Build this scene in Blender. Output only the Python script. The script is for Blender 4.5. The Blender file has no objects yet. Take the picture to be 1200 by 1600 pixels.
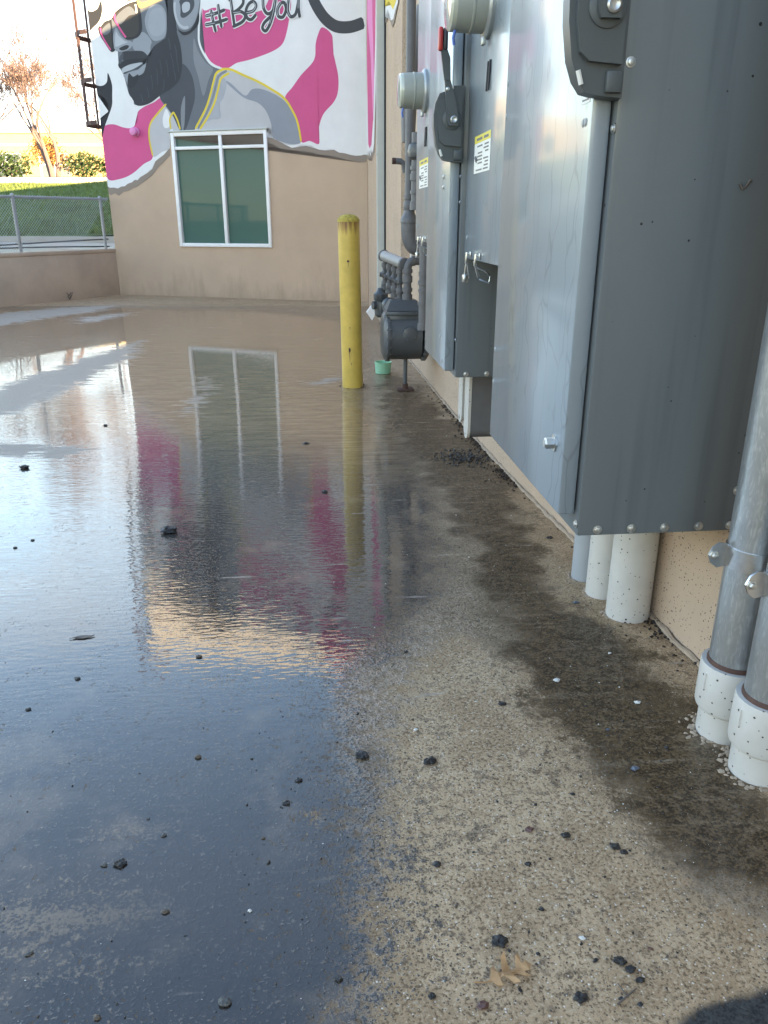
import bpy, bmesh, math, random
import numpy as np
from mathutils import Vector, Matrix
random.seed(7)
scene = bpy.context.scene
COL = scene.collection
R = math.radians

# ------------------------------------------------------------------ camera
cd = bpy.data.cameras.new('camera'); cam = bpy.data.objects.new('camera', cd); COL.objects.link(cam)
cam.location = (0, 0, 1.176); cam.rotation_euler = (R(90 - 20.66), 0, 0)
cd.sensor_fit = 'VERTICAL'; cd.sensor_height = 36; cd.lens = 27.27
cd.clip_start = .02; cd.clip_end = 3000
scene.camera = cam

# ------------------------------------------------------------------ sky, sun, exposure
SUN_AZ, SUN_EL = R(132.6), R(13.4)          # azimuth clockwise from +Y
world = bpy.data.worlds.new('World'); scene.world = world; world.use_nodes = True
wn, wl = world.node_tree.nodes, world.node_tree.links
wn.clear()
sky = wn.new('ShaderNodeTexSky'); sky.sky_type = 'NISHITA'; sky.sun_disc = False
sky.sun_elevation = SUN_EL; sky.sun_rotation = SUN_AZ; sky.air_density = 1.0; sky.dust_density = 0; sky.ozone_density = 1.6
tc = wn.new('ShaderNodeTexCoord'); mp = wn.new('ShaderNodeMapping'); mp.inputs['Scale'].default_value = (1, 1, 3.4)
nz = wn.new('ShaderNodeTexNoise'); nz.inputs['Scale'].default_value = 2.3; nz.inputs['Detail'].default_value = 7; nz.inputs['Roughness'].default_value = .58
nz.inputs['Distortion'].default_value = .4
rp = wn.new('ShaderNodeValToRGB'); rp.color_ramp.elements[0].position = .40; rp.color_ramp.elements[1].position = .66
mx = wn.new('ShaderNodeMix'); mx.data_type = 'RGBA'; mx.inputs['B'].default_value = (3.3, 3.35, 3.4, 1)
bg = wn.new('ShaderNodeBackground'); bg.inputs['Strength'].default_value = .12
wo = wn.new('ShaderNodeOutputWorld')
wl.new(tc.outputs['Generated'], mp.inputs['Vector']); wl.new(mp.outputs[0], nz.inputs['Vector']); wl.new(nz.outputs[0], rp.inputs[0])
# cloud lies in a broken bank low round the horizon
sx = wn.new('ShaderNodeSeparateXYZ'); wl.new(tc.outputs['Generated'], sx.inputs[0])
el = wn.new('ShaderNodeMapRange'); el.interpolation_type = 'SMOOTHSTEP'
for k_, v_ in zip(('From Min', 'From Max', 'To Min', 'To Max'), (.16, .50, 1, .06)): el.inputs[k_].default_value = v_
wl.new(sx.outputs[2], el.inputs[0]); cm = wn.new('ShaderNodeMath'); cm.operation = 'MULTIPLY'; wl.new(rp.outputs[0], cm.inputs[0]); wl.new(el.outputs[0], cm.inputs[1])
wl.new(cm.outputs[0], mx.inputs['Factor']); wl.new(sky.outputs[0], mx.inputs['A']); wl.new(mx.outputs['Result'], bg.inputs['Color']); wl.new(bg.outputs[0], wo.inputs[0])
sd = bpy.data.lights.new('sun', 'SUN'); sd.energy = 5.0; sd.angle = R(.53); sd.color = (1, .76, .46)
sun = bpy.data.objects.new('sun', sd); COL.objects.link(sun)
sv = Vector((math.sin(SUN_AZ) * math.cos(SUN_EL), math.cos(SUN_AZ) * math.cos(SUN_EL), math.sin(SUN_EL)))
sun.rotation_euler = (-sv).to_track_quat('-Z', 'Y').to_euler(); sun.location = (20, -20, 20)
vs = scene.view_settings; vs.view_transform = 'Standard'; vs.look = 'None'; vs.gamma = 1; vs.use_curve_mapping = False
vs.exposure = 2.85; vs.use_white_balance = True; vs.white_balance_temperature = 7350; vs.white_balance_tint = 12
cy = scene.cycles; cy.max_bounces = 6; cy.diffuse_bounces = 3; cy.glossy_bounces = 4; cy.caustics_reflective = False; cy.caustics_refractive = False

# ------------------------------------------------------------------ materials
MATS = {}
def nodes_of(name):
    m = bpy.data.materials.new(name); m.use_nodes = True
    n = m.node_tree.nodes; l = m.node_tree.links
    return m, n, l, n['Principled BSDF']
def mat(name, col, rough=.6, metal=0, var=.12, scale=8, bump=0, bscale=60, stretch=(1, 1, 1), coat=0, coatr=.05, spec=.5, fine=.0):
    """paint / metal / plaster with mottled colour, optional relief"""
    m, n, l, b = nodes_of(name)
    t = n.new('ShaderNodeTexCoord'); mp = n.new('ShaderNodeMapping'); mp.inputs['Scale'].default_value = stretch
    l.new(t.outputs['Object'], mp.inputs['Vector'])
    z = n.new('ShaderNodeTexNoise'); z.inputs['Scale'].default_value = scale; z.inputs['Detail'].default_value = 6; z.inputs['Roughness'].default_value = .62
    l.new(mp.outputs[0], z.inputs['Vector'])
    r = n.new('ShaderNodeValToRGB'); e = r.color_ramp.elements
    e[0].position, e[1].position = .25, .75
    e[0].color = (*[max(0, c * (1 - var)) for c in col], 1); e[1].color = (*[min(1, c * (1 + var)) for c in col], 1)
    l.new(z.outputs[0], r.inputs[0])
    src = r.outputs[0]
    l.new(src, b.inputs['Base Color'])
    b.inputs['Roughness'].default_value = rough; b.inputs['Metallic'].default_value = metal
    b.inputs['Specular IOR Level'].default_value = spec
    b.inputs['Coat Weight'].default_value = coat; b.inputs['Coat Roughness'].default_value = coatr
    if bump:
        z2 = n.new('ShaderNodeTexNoise'); z2.inputs['Scale'].default_value = bscale; z2.inputs['Detail'].default_value = 4
        l.new(mp.outputs[0], z2.inputs['Vector'])
        bp = n.new('ShaderNodeBump'); bp.inputs['Strength'].default_value = 1; bp.inputs['Distance'].default_value = bump
        l.new(z2.outputs[0], bp.inputs['Height']); l.new(bp.outputs[0], b.inputs['Normal'])
    MATS[name] = m
    return m

def speckle(name, col, dots, rough=.6, dscale=90, thr=.12, var=.08, coat=0, streak=None, bump=0, stretch=(1, 1, 1)):
    """base colour with scattered splash specks and optional run-down streaks"""
    m = mat(name, col, rough, 0, var, 5, bump, 160, stretch, coat)
    n, l = m.node_tree.nodes, m.node_tree.links; b = n['Principled BSDF']
    src = b.inputs['Base Color'].links[0].from_socket
    t = n.new('ShaderNodeTexCoord')
    v = n.new('ShaderNodeTexVoronoi'); v.inputs['Scale'].default_value = dscale; l.new(t.outputs['Object'], v.inputs['Vector'])
    big = n.new('ShaderNodeTexNoise'); big.inputs['Scale'].default_value = 3; l.new(t.outputs['Object'], big.inputs['Vector'])
    mul = n.new('ShaderNodeMath'); mul.operation = 'MULTIPLY'; mul.inputs[1].default_value = thr * 2; l.new(big.outputs[0], mul.inputs[0])
    sep = n.new('ShaderNodeSeparateColor'); l.new(v.outputs['Color'], sep.inputs[0])
    mul2 = n.new('ShaderNodeMath'); mul2.operation = 'MULTIPLY'; l.new(mul.outputs[0], mul2.inputs[0]); l.new(sep.outputs[0], mul2.inputs[1])
    lt = n.new('ShaderNodeMath'); lt.operation = 'LESS_THAN'; l.new(v.outputs['Distance'], lt.inputs[0]); l.new(mul2.outputs[0], lt.inputs[1])
    mxx = n.new('ShaderNodeMix'); mxx.data_type = 'RGBA'; mxx.inputs['B'].default_value = (*dots, 1)
    l.new(lt.outputs[0], mxx.inputs['Factor']); l.new(src, mxx.inputs['A']); out = mxx.outputs['Result']
    if streak:
        mp = n.new('ShaderNodeMapping'); mp.inputs['Scale'].default_value = (26, 26, .9); l.new(t.outputs['Object'], mp.inputs['Vector'])
        z = n.new('ShaderNodeTexNoise'); z.inputs['Scale'].default_value = 1; z.inputs['Detail'].default_value = 3; l.new(mp.outputs[0], z.inputs['Vector'])
        r = n.new('ShaderNodeValToRGB'); r.color_ramp.elements[0].position = .56; r.color_ramp.elements[1].position = .70
        r.color_ramp.elements[0].color = (0, 0, 0, 1); r.color_ramp.elements[1].color = (.6, .6, .6, 1)
        l.new(z.outputs[0], r.inputs[0])
        m3 = n.new('ShaderNodeMix'); m3.data_type = 'RGBA'; m3.inputs['B'].default_value = (*streak, 1)
        l.new(r.outputs[0], m3.inputs['Factor']); l.new(out, m3.inputs['A']); out = m3.outputs['Result']
        mr = n.new('ShaderNodeMapRange'); mr.inputs['To Min'].default_value = rough; mr.inputs['To Max'].default_value = rough * .55
        l.new(r.outputs[0], mr.inputs['Value']); l.new(mr.outputs[0], b.inputs['Roughness'])
    l.new(out, b.inputs['Base Color'])
    return m

# ------------------------------------------------------------------ geometry helpers
class Frame:
    def __init__(s, origin, rz): s.o = Vector(origin); s.rz = rz; s.m = Matrix.Rotation(rz, 3, 'Z')
    def w(s, p): return s.o + s.m @ Vector(p)
WORLD = Frame((0, 0, 0), 0)
A = R(5.4); WD = 1.008
WALL = Frame((WD * math.cos(A), WD * math.sin(A), 0), A)            # local (-d, s, z): d out of the wall, s along it
MUR = Frame((-.27880, 13.91552, 0), math.atan2(.29576, -.95526))    # local (t, out, z)
LOW = Frame((-5.05827, 15.39530, 0), math.atan2(-.88330, -.46882))  # local (along, behind?, z)

def tag(o, label=None, cat=None, group=None, kind=None):
    if label: o['label'] = label
    if cat: o['category'] = cat
    if group: o['group'] = group
    if kind: o['kind'] = kind
    return o
OFF = {}
def thing(name, label, cat, frame, off, group=None):
    o = bpy.data.objects.new(name, None); COL.objects.link(o)
    o.empty_display_size = .1
    o.location = frame.w(off); o.rotation_euler = (0, 0, frame.rz)
    OFF[o.name] = Vector(off)
    return tag(o, label, cat, group)

class MB:
    def __init__(s): s.bm = bmesh.new()
    def box(s, a, b, bev=0, seg=2):
        lo = [min(x, y) for x, y in zip(a, b)]; hi = [max(x, y) for x, y in zip(a, b)]
        c = Vector([(x + y) / 2 for x, y in zip(lo, hi)]); d = [y - x for x, y in zip(lo, hi)]
        r = bmesh.ops.create_cube(s.bm, size=1, matrix=Matrix.Translation(c) @ Matrix.Diagonal((*d, 1)))
        if bev:
            es = list({e for v in r['verts'] for e in v.link_edges})
            bmesh.ops.bevel(s.bm, geom=es, offset=min(bev, min(d) * .45), segments=seg, affect='EDGES', profile=.5)
        return s
    def cyl(s, p, q, r, r2=None, n=16, cap=True):
        p, q = Vector(p), Vector(q); ax = q - p
        M = Matrix.Translation((p + q) / 2) @ ax.to_track_quat('Z', 'Y').to_matrix().to_4x4()
        bmesh.ops.create_cone(s.bm, cap_ends=cap, segments=n, radius1=r, radius2=r if r2 is None else r2, depth=ax.length, matrix=M)
        return s
    def tube(s, pts, rad, n=8, cap=True):
        pts = [Vector(p) for p in pts]
        if not isinstance(rad, (list, tuple)): rad = [rad] * len(pts)
        rings = []; prev = None
        for i, p in enumerate(pts):
            t = (pts[min(i + 1, len(pts) - 1)] - pts[max(i - 1, 0)]).normalized()
            if prev is None:
                u = t.orthogonal().normalized()
            else:
                u = (prev - t * prev.dot(t)).normalized()
            prev = u; v = t.cross(u)
            rings.append([s.bm.verts.new(p + (u * math.cos(k * 2 * math.pi / n) + v * math.sin(k * 2 * math.pi / n)) * rad[i]) for k in range(n)])
        for a, b in zip(rings, rings[1:]):
            for k in range(n): s.bm.faces.new((a[k], a[(k + 1) % n], b[(k + 1) % n], b[k]))
        if cap and n > 2:
            s.bm.faces.new(rings[0][::-1]); s.bm.faces.new(rings[-1])
        return s
    def lathe(s, base, prof, axis=(0, 0, 1), n=24):
        """prof: (radius, height) pairs along axis from base"""
        base = Vector(base); q = Vector(axis).to_track_quat('Z', 'Y')
        rings = []
        for r, h in prof:
            rings.append([s.bm.verts.new(base + q @ Vector((max(r, 1e-4) * math.cos(k * 2 * math.pi / n), max(r, 1e-4) * math.sin(k * 2 * math.pi / n), h))) for k in range(n)])
        for a, b in zip(rings, rings[1:]):
            for k in range(n): s.bm.faces.new((a[k], a[(k + 1) % n], b[(k + 1) % n], b[k]))
        s.bm.faces.new(rings[0][::-1]); s.bm.faces.new(rings[-1])
        return s
    def prism(s, pts, ext):
        """closed planar outline pts extruded by the vector ext"""
        ext = Vector(ext)
        a = [s.bm.verts.new(Vector(p)) for p in pts]; b = [s.bm.verts.new(Vector(p) + ext) for p in pts]
        n = len(pts)
        f = [s.bm.faces.new(a[::-1]), s.bm.faces.new(b)]
        for k in range(n): s.bm.faces.new((a[k], a[(k + 1) % n], b[(k + 1) % n], b[k]))
        bmesh.ops.triangulate(s.bm, faces=f)
        return s
    def poly(s, pts):
        f = s.bm.faces.new([s.bm.verts.new(Vector(p)) for p in pts]); bmesh.ops.triangulate(s.bm, faces=[f]); return s
    def rock(s, c, size, flat=.6, rz=None, j=.28):
        r = bmesh.ops.create_icosphere(s.bm, subdivisions=1, radius=.5)
        a = random.random() * 6.28 if rz is None else rz
        M = Matrix.Translation(c) @ Matrix.Rotation(a, 4, 'Z') @ Matrix.Diagonal((size, size * random.uniform(.55, .9), size * flat, 1))
        for v in r['verts']:
            v.co *= 1 + random.uniform(-j, j); v.co = M @ v.co
        return s
    def build(s, name, m, parent=None, frame=None, smooth=True, off=None, bevel=0):
        bm = s.bm
        bmesh.ops.recalc_face_normals(bm, faces=bm.faces)
        root = parent
        while root is not None and root.parent is not None: root = root.parent
        if off is None and root is not None and root.name in OFF: off = OFF[root.name]
        if off is not None:
            for v in bm.verts: v.co -= Vector(off)
        me = bpy.data.meshes.new(name); bm.to_mesh(me); bm.free()
        if smooth:
            me.shade_smooth(); me.set_sharp_from_angle(angle=R(35))
        o = bpy.data.objects.new(name, me); COL.objects.link(o)
        me.materials.append(MATS[m] if isinstance(m, str) else m)
        if parent is not None: o.parent = parent
        elif frame is not None:
            o.location = frame.w(off if off is not None else (0, 0, 0)); o.rotation_euler = (0, 0, frame.rz)
        return o
def crom(pts, k=5, closed=True):
    pts = [np.array(p, float) for p in pts]; n = len(pts); out = []
    for i in range(n if closed else n - 1):
        g = (lambda q: pts[q % n]) if closed else (lambda q: pts[min(max(q, 0), n - 1)])
        p0, p1, p2, p3 = g(i - 1), g(i), g(i + 1), g(i + 2)
        for j in range(k):
            t = j / k
            out.append(.5 * (2 * p1 + (p2 - p0) * t + (2 * p0 - 5 * p1 + 4 * p2 - p3) * t * t + (3 * p1 - p0 - 3 * p2 + p3) * t ** 3))
    if not closed: out.append(pts[-1])
    return out
_GS = [1.12 * v for v in (-30, 0, 1, 1.54, 1.9, 2.5, 3.6, 5, 7, 9, 60)]
_GZ = [1.12 * v for v in (.1, .1, .085, .06, .035, -.01, -.07, -.112, -.142, -.15, -.15)]
def gz(s):
    """ground height along the wall, lightly smoothed so that the fall has no kinks"""
    s = np.asarray(s, float); return sum(np.interp(s + o, _GS, _GZ) for o in (-.45, -.3, -.15, 0, .15, .3, .45)) / 7
def G(s, d, up=0): return (-d, s, float(gz(s)) + up)      # a point on the ground in WALL coordinates
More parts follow.
